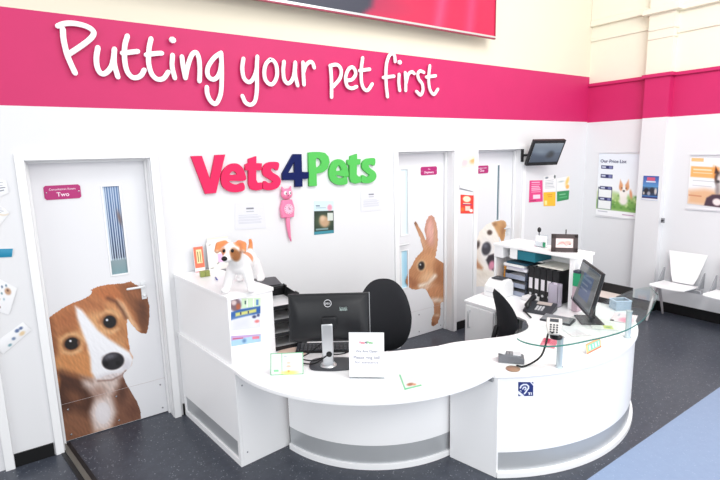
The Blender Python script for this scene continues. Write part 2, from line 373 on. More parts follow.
# ------------------------------------------------------------------ decal painting for the three doors
def zz(pts, sc_, ox, oy): return [(ox+x/sc_, oy+y/sc_) for x, y in pts]
def fur(x, y, ang, amp, sc_=1.0, seed=0):
    r = np.random.RandomState(seed); tot = np.zeros(x.shape)
    for k in range(14):
        a = math.radians(ang+r.uniform(-25, 25)); f = r.uniform(.5, 2.2)*sc_; ph = r.uniform(0, 6.28)
        tot += np.sin((-(x)*math.sin(a)+(y)*math.cos(a))*f+ph+1.2*np.sin((x*math.cos(a)+y*math.sin(a))*.23*f+ph*2))
    return 1+amp*tot/5.
def door_picture(px0, py0, px1, py1, outline, colf, root, off, step=.0042, name='pet_picture', clip=None):
    x0, x1, z1, z0 = clip
    nx = int((x1-x0)/step)+2; nz = int((z1-z0)/step)+2
    X, Zc = np.meshgrid(np.linspace(x0, x1, nx), np.linspace(z1, z0, nz)); P = np.stack([X, np.full(X.shape, off), Zc], -1)
    q = proj(P); x, y = q[..., 0], q[..., 1]
    d = sdpoly(x, y, outline)+.25*(fur(x, y, 60, 1., 1.5, 3)-1)
    col = np.clip(colf(x, y), 0, 255); o = grid_mesh(name, P, col, keep=d < 0, parent=root); return o
def dog_a(x, y):
    sh = [('e', 104, 320, 20, 16, 0, (214, 160, 108), 10), ('e', 72, 345, 20, 17, 0, (216, 160, 106), 10), ('e', 70, 318, 16, 10, -30, (176, 108, 66), 8), ('e', 92, 304, 14, 6, 20, (176, 110, 68), 6), ('l', [(100, 304), (104, 312), (100, 322)], 1.2, (168, 104, 64), 4), ('l', [(86, 345), (84, 355), (88, 366)], 1.5, (172, 106, 64), 4), ('e', 52, 350, 4, 14, 0, (122, 72, 46), 5),
          ('p', [(44, 315), (52, 318), (56, 345), (60, 372), (56, 385), (48, 350)], (150, 92, 56), 5),
          ('e', 60, 365, 10, 7, 40, (208, 152, 98), 6), ('e', 78, 365, 14, 8, 20, (216, 150, 92), 6), ('e', 66, 331, 9, 3, -20, (168, 104, 62), 4),
          ('p', [(90, 291), (112, 284), (128, 284), (122, 300), (104, 300)], (184, 110, 64), 4),
          ('p', [(118, 284), (136, 283), (148, 296), (150, 325), (147, 335), (141, 334), (136, 318), (126, 300)], (130, 80, 50), 5),
          ('e', 143, 312, 5, 14, -5, (98, 60, 40), 5), ('e', 133, 292, 10, 5, 20, (160, 100, 64), 5),
          ('p', [(117, 299), (124, 304), (132, 318), (140, 330), (136, 331), (127, 320), (120, 309)], (220, 178, 138), 3),
          ('l', [(108, 298), (116, 302), (122, 310), (126, 318)], 1.2, (96, 56, 38), 3), ('e', 121, 330, 5, 10, -20, (180, 122, 76), 4), ('e', 118, 345, 7, 9, 40, (196, 140, 92), 4),
          # neck and body
          ('p', [(50, 368), (62, 372), (80, 378), (98, 386), (100, 402), (92, 432), (60, 442), (54, 400)], (80, 48, 34), 5),
          ('p', [(50, 362), (55, 366), (60, 380), (58, 396), (54, 392)], (196, 128, 74), 3),
          ('p', [(52, 414), (75, 410), (92, 418), (100, 440), (60, 442)], (138, 92, 66), 8), ('e', 74, 397, 8, 5, 30, (122, 78, 54), 5),
          ('p', [(112, 378), (124, 372), (130, 385), (142, 402), (144, 430), (112, 430), (108, 400)], (128, 86, 66), 4), ('e', 122, 392, 4, 10, 0, (88, 56, 44), 5), ('e', 133, 410, 7, 8, 20, (112, 72, 56), 6),
          ('p', [(80, 374), (100, 380), (118, 376), (119, 384), (112, 396), (116, 412), (110, 430), (94, 432), (90, 412), (96, 396), (84, 386)], (206, 192, 188), 5),
          ('e', 103, 413, 9, 13, 0, (228, 222, 224), 6), ('e', 99, 392, 7, 6, 0, (168, 138, 126), 6),
          # head
          ('p', [(58, 362), (64, 352), (90, 352), (97, 378), (84, 376), (70, 372)], (206, 140, 84), 4), ('l', [(62, 371), (78, 376), (92, 381)], 1.0, (120, 74, 48), 4),
          ('p', [(75, 306), (82, 310), (90, 320), (98, 330), (108, 338), (120, 346), (130, 352), (134, 360), (131, 369), (122, 375), (108, 380), (96, 380), (91, 372), (90, 358), (87, 345), (82, 332), (77, 318)], (238, 238, 242), 2.5),
          ('e', 112, 376, 16, 3, -12, (206, 200, 204), 4), ('e', 126, 366, 5, 7, 0, (215, 212, 218), 4), ('l', [(98, 381), (112, 380), (122, 375), (126, 371)], .6, (140, 112, 104), 1.5),
          ('l', [(62, 340), (67, 335), (75, 334), (81, 338)], 1.1, (222, 176, 124), 3), ('l', [(101, 315), (106, 311), (113, 311), (119, 316)], 1.1, (220, 172, 120), 3), ('l', [(64, 352), (72, 354), (80, 350)], .9, (226, 184, 136), 3), ('l', [(104, 331), (111, 333), (118, 329)], .9, (222, 178, 130), 3),
          ('e', 71.5, 343.5, 8.8, 7.2, -15, (120, 74, 44), 2.2), ('e', 71.8, 343.6, 7.0, 5.8, -15, (22, 17, 17), 1.0), ('e', 78.5, 342.5, 1.3, 2.5, 0, (120, 80, 60), 1), ('e', 70.4, 341, 1.2, 1.1, 0, (235, 240, 250), .8),
          ('e', 109.6, 321.6, 7.7, 7.4, 0, (120, 78, 48), 2), ('e', 109.8, 321.8, 6.3, 6.1, 0, (20, 17, 20), 1.0), ('e', 107, 320, 1.2, 1.2, 0, (225, 235, 250), .8),
          ('e', 113, 361.2, 11.2, 8.6, -12, (34, 32, 38), 1.0), ('e', 110, 356.5, 6, 2.6, -14, (92, 94, 106), 2.5), ('e', 106, 364, 2.4, 2, 0, (12, 10, 14), 1.2), ('e', 118, 363, 2.2, 2.2, 0, (14, 12, 16), 1.2)]
    c = paint(x, y, (192, 124, 76), sh); k = (fur(x, y, 55, .05, 1, 1)*fur(x, y, 70, .035, 3.2, 4))[..., None]; dark = (c.mean(-1, keepdims=True) < 215); c = np.where(dark, (c*.9+c.mean(-1, keepdims=True)*.1)*np.array([1.0, .97, .95]), c); return np.where(dark, c*k, c*(1+(k-1)*.25))
OUT_A = [(40, 324), (47, 319), (54, 313.5), (64, 307), (72, 303), (82, 299.5), (90, 295), (92, 291), (89.5, 290.3), (97, 286.5), (106, 284.5), (117, 283.6), (124, 283), (131, 281), (135, 284), (142, 287), (147, 295), (149.6, 306), (149.5, 318), (148.4, 328), (146.5, 334), (141, 333.5), (136, 330), (131, 324), (127.5, 318.5), (127, 326), (128.5, 339), (130, 350), (133.5, 357), (132, 366), (126.5, 371), (123, 375), (126, 383), (132, 393), (137.5, 402), (140.5, 410), (142, 425), (142, 450), (40, 460)]
def dog_b(x, y):
    z = lambda p: zz(p, 6, 470, 210)
    e = lambda cx, cy, rx, ry, r, c, s: ('e', 470+cx/6, 210+cy/6, rx/6, ry/6, r, c, s)
    sh = [e(110, 200, 50, 60, 0, (244, 238, 230), 6), e(60, 260, 20, 50, 0, (226, 212, 196), 4), ('p', z([(133, 78), (165, 62), (215, 62), (220, 95), (208, 185), (185, 188), (165, 140), (148, 108)]), (200, 152, 102), 1.5), e(195, 130, 12, 40, 5, (176, 124, 80), 2), e(148, 85, 10, 8, 0, (150, 105, 72), 2),
          ('p', z([(30, 280), (50, 310), (78, 345), (72, 362), (40, 350), (28, 330)]), (190, 140, 104), 2),
          e(100, 250, 45, 70, 0, (236, 232, 230), 5), e(118, 135, 15, 15, -30, (84, 66, 56), 1.2), e(47, 208, 11, 22, 10, (72, 58, 54), 1.2),
          e(98, 232, 27, 40, 12, (58, 56, 64), 1.2), e(92, 215, 12, 12, 0, (104, 104, 116), 2), ('p', z([(96, 300), (112, 272), (146, 262), (150, 320), (140, 365), (118, 350)]), (52, 44, 50), 1.2), e(130, 332, 17, 28, 15, (214, 140, 164), 1.2), e(80, 385, 40, 20, 0, (232, 222, 208), 4)]
    c = paint(x, y, (246, 238, 228), sh); return c*(1+(fur(x, y, 50, .02, 1.4, 5)[..., None]-1)*.8)
OUT_B = zz([(-10, 400), (26, 350), (28, 230), (36, 190), (55, 130), (100, 85), (128, 72), (160, 60), (200, 57), (219, 75), (218, 110), (206, 186), (190, 192), (172, 160), (178, 200), (188, 260), (175, 330), (150, 400), (110, 460), (30, 460)], 6, 470, 210)
def rabbit(x, y):
    e = lambda cx, cy, rx, ry, r, c, s: ('e', 395+cx/6, 210+cy/6, rx/6, ry/6, r, c, s)
    g = lambda cx, cy, rx, ry, r, c, s: ('e', 395+cx/6.4, 270+cy/6.4, rx/6.4, ry/6.4, r, c, s)
    sh = [e(215, 330, 60, 70, 0, (204, 150, 108), 5), e(262, 380, 30, 90, 0, (164, 108, 72), 4), e(150, 170, 22, 70, -25, (186, 138, 106), 2), e(124, 80, 8, 12, 0, (120, 84, 66), 2), e(164, 190, 8, 40, -22, (206, 160, 128), 2),
          e(217, 120, 42, 95, -5, (182, 128, 104), 2), e(214, 125, 28, 75, -5, (216, 164, 152), 4), e(243, 150, 9, 80, 0, (196, 150, 120), 2), e(105, 400, 34, 55, 20, (184, 128, 90), 4), e(110, 440, 30, 22, 0, (160, 104, 72), 4), e(86, 410, 10, 10, 0, (150, 96, 70), 2),
          e(190, 400, 40, 25, -30, (222, 178, 138), 4), ('l', [(395+150/6, 210+455/6), (395+200/6, 210+440/6), (395+240/6, 210+395/6)], 1.6, (240, 226, 210), 2.5), e(200, 465, 30, 12, -10, (232, 214, 198), 3),
          e(158, 334, 26, 33, 10, (226, 190, 150), 1.5), e(158, 335, 19, 26, 10, (34, 26, 24), 1.2), e(152, 328, 4, 5, 0, (220, 225, 230), .6), e(205, 250, 20, 12, 0, (190, 134, 96), 3),
          g(255, 140, 50, 50, 0, (196, 136, 96), 5), g(265, 195, 40, 14, 0, (240, 226, 214), 3), g(268, 250, 22, 40, 0, (186, 132, 98), 3), g(262, 320, 24, 30, 20, (178, 122, 88), 3), g(244, 345, 9, 10, 0, (120, 78, 56), 2), g(268, 290, 14, 5, 0, (228, 200, 176), 2)]
    c = paint(x, y, (192, 138, 98), sh); return c*fur(x, y, 120, .05, 1.6, 9)[..., None]
OUT_R = zz([(112, 76), (120, 66), (133, 76), (162, 130), (182, 175), (188, 185), (176, 120), (184, 70), (200, 38), (217, 27), (238, 44), (254, 95), (259, 190), (248, 268), (242, 284), (265, 300), (300, 320), (310, 420)], 6, 395, 210)+zz([(330, 60), (330, 200), (300, 208), (292, 218), (291, 290), (276, 340), (246, 364), (231, 356), (233, 312), (248, 280), (248, 216), (232, 188), (212, 152), (196, 128), (176, 118), (140, 128), (104, 124), (86, 112), (72, 90), (68, 60), (78, 30), (90, 0)], 6.4, 395, 270)+zz([(100, 332), (125, 284), (160, 248), (168, 238), (150, 172)], 6, 395, 210)

def door(n, x0, x1, label_sign, sign_px, panes, pic, handle_x, text2):
    root = bpy.data.objects.new('door_%d' % n, None); C.objects.link(root); root.location = ((x0+x1)/2, 0, 0); struct(root)
    f = MB().use(GLOSSW); wd = .052
    for a, b in ((x0-wd, x0), (x1, x1+wd)): f.b2((a, -.022, 0), (b, .0, ZD+.048))
    f.b2((x0, -.022, ZD), (x1, 0, ZD+.048))
    f.b2((x0, 0, 0), (x0+.006, DEP+.06, ZD)); f.b2((x1-.006, 0, 0), (x1, DEP+.06, ZD)); f.b2((x0+.006, 0, ZD-.006), (x1-.006, DEP+.06, ZD))
    f.b2((x0+.006, DEP-.035, 0), (x0+.02, DEP-.005, ZD-.006)); f.b2((x1-.02, DEP-.035, 0), (x1-.006, DEP-.005, ZD-.006)); f.b2((x0+.02, DEP-.035, ZD-.02), (x1-.02, DEP-.005, ZD-.006))
    world_child(f.build('door_frame', bevel=.003), root)
    # leaf with rectangular openings for the vision panels
    lf = MB().use(DOORW); a, b = x0+.008, x1-.008; y0, y1 = DEP, DEP+.044; zt = ZD-.01
    if panes:
        pa, pb = panes[0][0], panes[0][1]; lf.b2((a, y0, .006), (pa, y1, zt)); lf.b2((pb, y0, .006), (b, y1, zt)); zc = .006
        for p in sorted(panes, key=lambda q: q[2]): lf.b2((pa, y0, zc), (pb, y1, p[2])); zc = p[3]
        lf.b2((pa, y0, zc), (pb, y1, zt))
    leaf = world_child(lf.build('door_leaf', smooth=0), root)
    for p in panes:
        st = []
        W_ = p[1]-p[0]
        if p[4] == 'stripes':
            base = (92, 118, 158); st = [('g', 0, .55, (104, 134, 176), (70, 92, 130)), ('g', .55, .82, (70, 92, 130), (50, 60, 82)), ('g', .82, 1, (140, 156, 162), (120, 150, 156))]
            for k in range(7): st.append(('r', .03+k*.145, 0, .085+k*.145, .84, (196, 210, 228)))  # reflections in the glass, painted into the pane as vertical stripes
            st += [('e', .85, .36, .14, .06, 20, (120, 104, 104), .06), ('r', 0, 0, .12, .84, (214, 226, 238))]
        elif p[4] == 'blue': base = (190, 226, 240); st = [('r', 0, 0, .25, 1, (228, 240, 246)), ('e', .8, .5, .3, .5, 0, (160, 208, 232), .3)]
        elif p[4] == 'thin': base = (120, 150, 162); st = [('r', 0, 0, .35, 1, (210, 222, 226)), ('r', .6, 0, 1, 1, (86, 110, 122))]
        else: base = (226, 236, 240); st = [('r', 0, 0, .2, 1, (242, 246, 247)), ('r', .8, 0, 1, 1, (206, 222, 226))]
        fr = MB().use(GLOSSW); e = .012
        fr.b2((p[0]-e, y0-.006, p[2]-e), (p[0], y0+.002, p[3]+e)); fr.b2((p[1], y0-.006, p[2]-e), (p[1]+e, y0+.002, p[3]+e)); fr.b2((p[0], y0-.006, p[2]-e), (p[1], y0+.002, p[2])); fr.b2((p[0], y0-.006, p[3]), (p[1], y0+.002, p[3]+e))
        world_child(fr.build('pane_bead', bevel=.002), leaf)
        g = sheet('vision_pane', [(p[0], y0+.012, p[3]), (p[1], y0+.012, p[3]), (p[1], y0+.012, p[2]), (p[0], y0+.012, p[2])], base, st, 40, 60, .004, parent=leaf)
    if pic: o = door_picture(0, 0, 0, 0, pic[0], pic[1], leaf, y0-.0015, pic[2], clip=(a+.001, b-.001, pic[3], .009))
    # name plate
    PL = [wall(x, y, y0-.006) for x, y in sign_px]; xl, xr = PL[0].x, PL[1].x; zt_, zb_ = PL[0].z, PL[2].z
    pm = MB().use(mat('plum_plate', (176, 32, 110), .35)); r = .012
    poly = [(xl+r, zb_), (xr-r, zb_), (xr, zb_+r), (xr, zt_-r), (xr-r, zt_), (xl+r, zt_), (xl, zt_-r), (xl, zb_+r)]
    M = Matrix(((1, 0, 0, 0), (0, 0, -1, 0), (0, 1, 0, 0), (0, 0, 0, 1)))
    pm.prism(poly, -y0+.001, -y0+.006, M)
    pm.use(CHROME)
    for x in (xl+.014, xr-.014): pm.ball((x, y0-.007, (zt_+zb_)/2), (.005, .003, .005), n=8)
    plate = world_child(pm.build('name_plate', smooth=0), leaf)
    ctr = (xl+xr)/2; PT = mat('plate_lettering', (246, 226, 238), .5)
    j = [text_mesh('t', label_sign, (ctr-(.07 if len(label_sign) < 5 else .36)*(xr-xl), y0-.0065, zt_-.034), (1, 0, 0), (0, 0, 1), (.14 if len(label_sign) < 5 else .72)*(xr-xl), PT, .0004),
         text_mesh('t', text2, (ctr-(.17 if len(text2) < 4 else .3)*(xr-xl), y0-.0065, zb_+.020), (1, 0, 0), (0, 0, 1), (.34 if len(text2) < 4 else .6)*(xr-xl), PT, .0004, bold=.012)]
    bm = bmesh.new()
    for q in j: bm.from_mesh(q.data); bpy.data.objects.remove(q)
    me = bpy.data.meshes.new('plate_lettering'); bm.to_mesh(me); me.materials.append(PT); bm.free(); po = bpy.data.objects.new('plate_lettering', me); C.objects.link(po); world_child(po, leaf)
    # lever handle
    h = MB().use(mat('pale_handle', (226, 228, 230), .3, metal=.2)); sgn = handle_x[1]; hx = handle_x[0]
    h.b2((hx-.018, y0-.008, .98), (hx+.018, y0, 1.12)); h.tube([(hx, y0-.008, 1.09), (hx, y0-.05, 1.09), (hx+sgn*.02, y0-.055, 1.09), (hx+sgn*.12, y0-.055, 1.09)], .009)
    h.tube([(hx, y0-.005, 1.01), (hx, y0-.012, 1.01)], .012)
    world_child(h.build('door_handle', bevel=.002), leaf)
    # clear kick plate with its screws
    k = MB().use(mat('kick_plate_edge', (196, 184, 182), .4)); zk = .30; k.b2((a+.012, y0-.0035, zk-.0015), (b-.012, y0-.0018, zk))
    k.use(CHROME)
    for zz_ in (zk-.05, .05):
        for i in range(3):
            x = a+.05+(b-a-.1)*i/2; k.ball((x, y0-.003, zz_), (.008, .004, .008), n=8)
    world_child(k.build('kick_plate', smooth=30), leaf)
    return root
door(1, *DOORS[0], 'Consultation Room', [(43, 186), (80, 185), (81, 198), (44, 200)], [(-6.005, -5.895, 1.205, 1.862, 'stripes')], (OUT_A, dog_a, .0032, 1.25), (-5.80, -1), 'Two')
door(2, *DOORS[1], 'The', [(421, 167), (437, 166), (437, 174.5), (421, 175.5)], [(-3.205, -3.11, 1.185, 1.88, 'pale'), (-3.215, -3.12, .60, 1.01, 'blue')], (OUT_R, rabbit, .006, 1.62), (-3.27, 1), 'Dispensary')
door(3, *DOORS[2], 'Consultation Room', [(475.5, 166), (488.5, 165), (488.5, 173), (475.5, 174)], [(-1.68, -1.635, 1.20, 1.875, 'thin')], (OUT_B, dog_b, .007, 1.62), (-1.46, -1), 'One')

# ================================================================== SIGN LETTERS
LETW = mat('white_letter_face', (244, 244, 246), .4)
z1 = (6.856, 50, 15); z2 = (6.4, 140, 35); z3 = (6.856, 235, 45); z4 = (5.76, 320, 45)
SL = [('P', 'Putting', z1, [[(88, 98), (92, 160), (106, 230), (120, 280), (145, 340), (172, 398)], [(55, 76), (100, 60), (160, 58), (230, 72), (280, 95), (300, 125), (275, 165), (210, 215), (130, 268)]]),
      ('u', 'Putting', z1, [[(328, 225), (318, 290), (322, 350), (340, 392), (365, 405), (395, 388), (422, 350), (436, 290), (442, 235)], [(440, 240), (440, 330), (465, 425)]]),
      ('t', 'Putting', z1, [[(530, 145), (512, 215), (512, 310), (528, 385), (560, 425), (595, 430), (626, 412), (645, 378)], [(497, 262), (550, 256), (600, 250)]]),
      ('t', 'Putting', z2, [[(70, 25), (57, 90), (55, 180), (75, 250), (110, 283), (150, 278), (180, 238)], [(40, 128), (90, 120), (138, 117)]]),
      ('i', 'Putting', z2, [[(208, 130), (205, 200), (222, 275)], [(206, 32), (209, 33)]]),
      ('n', 'Putting', z2, [[(268, 140), (275, 200), (290, 275)], [(290, 275), (305, 200), (330, 130), (358, 112), (376, 150), (382, 220), (380, 295)]]),
      ('g', 'Putting', z2, [[(512, 118), (475, 145), (442, 190), (430, 230), (438, 268), (468, 285), (495, 268), (512, 230), (520, 180)], [(518, 115), (522, 200), (522, 290), (515, 380), (485, 440), (450, 420), (430, 375), (427, 335)]]),
      ('y', 'your', z3, [[(57, 95), (49, 160), (60, 225), (90, 255), (118, 240), (138, 200), (150, 150)], [(152, 80), (148, 180), (150, 290), (138, 380), (108, 410), (72, 395), (50, 350)]]),
      ('o', 'your', z3, [[(240, 100), (212, 130), (200, 180), (205, 230), (225, 262), (252, 270), (275, 245), (288, 200), (282, 140), (262, 108), (240, 100)]]),
      ('u', 'your', z3, [[(335, 115), (330, 170), (335, 230), (355, 262), (380, 255), (402, 210), (412, 120)], [(413, 125), (412, 200), (428, 278)]]),
      ('r', 'your', z3, [[(465, 120), (468, 200), (472, 272)], [(468, 190), (485, 140), (515, 116), (533, 128), (542, 155)]]),
      ('p', 'pet', z4, [[(60, 125), (65, 200), (66, 300)], [(57, 120), (95, 114), (120, 140), (115, 190), (75, 240)]]),
      ('e', 'pet', z4, [[(152, 205), (185, 198), (205, 165), (190, 130), (165, 138), (147, 185), (155, 235), (182, 250), (210, 240)]]),
      ('t', 'pet', z4, [[(245, 75), (237, 140), (238, 210), (252, 252), (275, 260), (300, 225)], [(227, 148), (285, 140)]]),
      ('f', 'first', z4, [[(432, 95), (428, 62), (410, 50), (392, 75), (380, 130), (380, 220), (388, 298)], [(364, 188), (425, 180)]]),
      ('i', 'first', z4, [[(455, 170), (453, 215), (458, 262)], [(457, 100), (459, 100)]]),
      ('r', 'first', z4, [[(490, 160), (493, 210), (493, 262)], [(495, 220), (508, 170), (528, 155), (542, 165)]]),
      ('s', 'first', z4, [[(597, 158), (575, 150), (562, 170), (570, 200), (588, 225), (592, 262), (578, 288), (555, 268)]]),
      ('t', 'first', z4, [[(632, 120), (625, 190), (632, 255), (655, 285), (678, 255)], [(612, 185), (665, 178)]])]
ordn = {'Putting': {2: 'first', 3: 'second'}}
cnt = {}
for i, (ch, word, (k, ox, oy), strokes) in enumerate(SL):
    mb = MB().use(LETW)
    for si, st in enumerate(strokes):
        pts = [wall(ox+x/k, oy+y/k, -.03-.0022*si) for x, y in smoothpts(st, 5)]
        r = .0175 if k > 6 and i < 7 else .0165
        if len(st) == 2 and (abs(st[0][0]-st[1][0]) < 6): r *= 1.35
        mb.tube(pts, r*1.0, n=14, flat_=(0, 1, 0))
    o = mb.build('sign_letter', smooth=0)
    extra = {2: 'first letter t after Pu', 3: 'second letter t, before the ing'}.get(i, 'letter %s' % ch)
    tag(o, 'white handwritten-style %s in the word %s on the pink band' % (extra, word), 'sign letter', 'white slogan letters on the pink band')
# logo letters: filled outlines with real depth
zl = (7.2, 185, 145); zm = (6.545, 275, 140)
E1 = [[(428, 255), (431, 205), (408, 158), (370, 133), (320, 140), (275, 180), (257, 240), (272, 300), (315, 335), (370, 340), (428, 322), (414, 270), (372, 284), (335, 276), (318, 256)]]
LG = [('V', 'pink', 'Vets', zl, [(42, 80), (120, 78), (180, 250), (215, 72), (288, 68), (222, 345), (145, 352)], None, 0),
      ('e', 'pink', 'Vets', zl, [(430, 255), (431, 205), (408, 158), (370, 133), (320, 140), (275, 180), (257, 240), (272, 300), (315, 333), (370, 340), (426, 322), (418, 272), (375, 284), (340, 278), (322, 258)], [(322, 214), (330, 196), (345, 188), (360, 194), (370, 212)], 1),
      ('t', 'pink', 'Vets', zl, [(512, 80), (512, 130), (552, 132), (550, 182), (511, 182), (511, 250), (522, 272), (554, 270), (555, 320), (510, 328), (470, 318), (455, 280), (455, 182), (432, 182), (432, 140), (455, 130), (455, 100)], None, 0),
      ('s', 'pink', 'Vets', zl, [(674, 130), (664, 182), (635, 168), (616, 176), (630, 198), (672, 225), (688, 262), (668, 305), (615, 325), (562, 314), (568, 260), (605, 274), (630, 265), (605, 245), (565, 218), (556, 175), (580, 135), (625, 121)], None, 1),
      ('4', 'navy', 'middle', zm, [(118, 92), (172, 92), (175, 208), (218, 210), (216, 252), (178, 255), (178, 305), (130, 307), (130, 262), (48, 262), (46, 220)], [(125, 140), (127, 212), (86, 215)], 0),
      ('P', 'green', 'Pets', zm, [(218, 82), (250, 78), (290, 78), (325, 84), (348, 108), (356, 145), (342, 188), (310, 212), (270, 220), (272, 300), (222, 303)], [(268, 122), (290, 124), (302, 145), (294, 168), (268, 178)], 0),
      ('e', 'green', 'Pets', zm, [(474, 242), (475, 190), (452, 143), (415, 125), (375, 145), (352, 200), (362, 260), (400, 290), (440, 294), (472, 282), (465, 240), (435, 250), (410, 246), (402, 228)], [(398, 200), (405, 178), (417, 165), (428, 178), (432, 198)], 1),
      ('t', 'green', 'Pets', zm, [(535, 90), (535, 125), (559, 125), (556, 160), (534, 162), (533, 225), (545, 240), (561, 238), (561, 276), (525, 286), (495, 275), (486, 240), (486, 165), (472, 160), (472, 130), (490, 128), (492, 105)], None, 0),
      ('s', 'green', 'Pets', zm, [(652, 122), (650, 166), (625, 160), (610, 168), (625, 188), (652, 208), (662, 238), (645, 268), (605, 283), (565, 274), (570, 230), (600, 241), (618, 230), (600, 215), (572, 188), (568, 155), (588, 128), (620, 119)], None, 1)]
LCOL = {'pink': mat('pink_sign', (222, 44, 94), .55, spec=.2), 'navy': mat('navy_sign', (12, 26, 84), .55, spec=.2), 'green': mat('green_sign', (88, 188, 90), .55, spec=.2)}
for ch, cn, word, (k, ox, oy), outl, hole, sm in LG:
    cu = bpy.data.curves.new('l', 'CURVE'); cu.dimensions = '2D'; cu.fill_mode = 'BOTH'; cu.extrude = .0125; cu.bevel_depth = 0
    org = wall(ox+outl[0][0]/k, oy+outl[0][1]/k, -.02)
    for pl in [outl, hole]:
        if pl is None: continue
        pp = smoothpts(pl, 5, True) if (sm or pl is hole and ch != '4') else [np.array(p) for p in pl]
        sp = cu.splines.new('POLY'); sp.points.add(len(pp)-1); sp.use_cyclic_u = True
        for q, p in zip(sp.points, pp):
            wv = wall(ox+p[0]/k, oy+p[1]/k, -.02); q.co = (wv.x, wv.z, 0, 1)
    to = bpy.data.objects.new('l', cu); C.objects.link(to); bpy.context.view_layer.update()
    me = bpy.data.meshes.new_from_object(to.evaluated_get(bpy.context.evaluated_depsgraph_get())); bpy.data.objects.remove(to)
    for v in me.vertices: v.co = Vector((v.co.x, -.0145-v.co.z, v.co.y))
    me.flip_normals() if False else None
    me.materials.clear(); me.materials.append(LCOL[cn]); o = bpy.data.objects.new('logo_letter', me); C.objects.link(o)
    bm = bmesh.new(); bm.from_mesh(me); bmesh.ops.recalc_face_normals(bm, faces=bm.faces); bm.to_mesh(me); bm.free()
    tag(o, ('navy blue number 4 in the middle of the large coloured logo' if ch == '4' else 'large %s letter %s of the word %s on the white wall' % (cn, ch, word)), 'sign letter', 'large coloured logo letters')

# hanging banner high on the wall
BY = -.16
bl, br = wall(250, 0, BY), wall(495, 39.5, BY); zb = br.z
root = thing('banner', 'large pink and dark grey banner hanging high above the slogan band', 'banner', (-4.1, BY, zb))
x0, x1 = -6.3, br.x
def bpx(u, v): return (u, v)
NV = (44, 46, 60)
ub = lambda X: (X-x0)/(x1-x0)
xa = wall(372, 16, BY).x; xn = wall(345, 0, BY).x
sheet('banner_print', [(x0, BY, zb+1.1), (x1, BY, zb+1.1), (x1, BY, zb+.03), (x0, BY, zb+.03)], (220, 24, 74),
      [('p', [(-.1, -.1), (.55, -.1), (ub(xa)+.04, .55), (ub(xa)+.012, .75), (ub(xa)-.0, .93), (ub(xa)-.03, 1.02), (-.1, 1.1)], NV, .012), ('e', .3, .9, .2, .08, 0, (66, 68, 84), .2),
       ('l', [(.85, .1), (.80, 1)], .004, (246, 92, 132), .03), ('l', [(.93, .1), (.905, 1)], .003, (246, 80, 124), .03), ('l', [(.98, .1), (.965, 1)], .003, (200, 22, 76), .03)], 130, 60, .006, parent=root)
fb = MB().use(mat('banner_frame', (150, 40, 70), .4)); fb.b2((x0, BY-.008, zb), (x1, BY+.014, zb+.012)); fb.b2((x1-.012, BY-.008, zb), (x1, BY+.014, zb+1.1)); fb.use(SILVER).b2((x0, BY-.01, zb+.012), (x1, BY+.014, zb+.03))
world_child(fb.build('banner_rail', smooth=0), root)
for x in (-5.4, -3.9, -2.5): world_child(MB().use(DGREY).b2((x-.015, BY+.014, zb+.6), (x+.015, 0, zb+.63)).build('wall_bracket', smooth=0), root)

# ================================================================== WALL ITEMS
TX = (140, 142, 150)
notice = [('r', .38, .20, .62, .25, (130, 132, 140)), ('r', .36, .32, .64, .35, (180, 182, 188))]+lines(.1, .92, .46, .82, 7, (196, 198, 206), .45)
wallsheet('notice', 'plain white typed notice on the wall below the pink letters', 'notice', [(235, 203), (264, 202), (266, 228), (235, 230)], (222, 222, 228), notice, 40, 50)
wallsheet('notice', 'plain white typed notice below the last green letter s, left of the middle door', 'notice', [(361, 190), (381, 189), (382, 210), (361, 212)], (222, 222, 228), notice, 40, 50)
def mini_fill(base, seed, n=14, cols=((60, 60, 70), (200, 180, 140))):
    r = random.Random(seed); return [('e', r.random(), r.random(), r.uniform(.03, .14), r.uniform(.02, .1), r.uniform(0, 90), r.choice(cols), .04) for _ in range(n)]
wallsheet('poster', 'small poster of a curled tan animal on dark leaves, below the green letters', 'poster', [(314, 201), (333.5, 201), (334, 233), (314, 235)], (206, 226, 232),
          [('r', 0, .3, 1, 1, (40, 56, 44)), ('e', .5, .6, .42, .2, 0, (70, 84, 60), .1), ('e', .52, .62, .26, .17, 10, (190, 156, 124), .06), ('e', .42, .52, .12, .08, 0, (210, 180, 150), .05), ('e', .8, .2, .12, .09, 0, (232, 150, 170), .04), ('r', .1, .12, .3, .16, (90, 110, 130)), ('r', .1, .2, .6, .22, (140, 160, 170)), ('r', .68, .36, .95, .6, (206, 212, 204)), ('r', .1, .83, .7, .87, (120, 150, 150)), ('r', 0, .9, 1, 1, (60, 140, 156))], 40, 60)
# pink cat-shaped pendulum clock
CX, CZ = wall(286.5, 190, -.03).x, wall(286.5, 194, -.03).z
root = thing('cat_clock', 'pink cat-shaped wall clock with a long tail below the logo', 'clock', (CX, 0, CZ-.09))
PK = mat('pink_clock_plastic', (238, 130, 168), .3); PK2 = mat('pale_pink_plastic', (250, 190, 212), .3)
h = MB().use(PK); h.ball((CX, -.03, CZ), (.056, .026, .047)); 
for sg in (-1, 1): h.tube([(CX+sg*.032, -.028, CZ+.032), (CX+sg*.043, -.028, CZ+.066)], [.017, .004], cap=False)
world_child(h.build('head'), root)
e = MB().use(WPLAST)
for sg in (-1, 1): e.ball((CX+sg*.021, -.05, CZ+.008), (.015, .007, .018))
e.use(BLACKM)
for sg in (-1, 1): e.ball((CX+sg*.021+.004, -.055, CZ+.008), (.005, .004, .010))
e.ball((CX, -.057, CZ-.014), (.006, .004, .004)); world_child(e.build('eyes'), root)
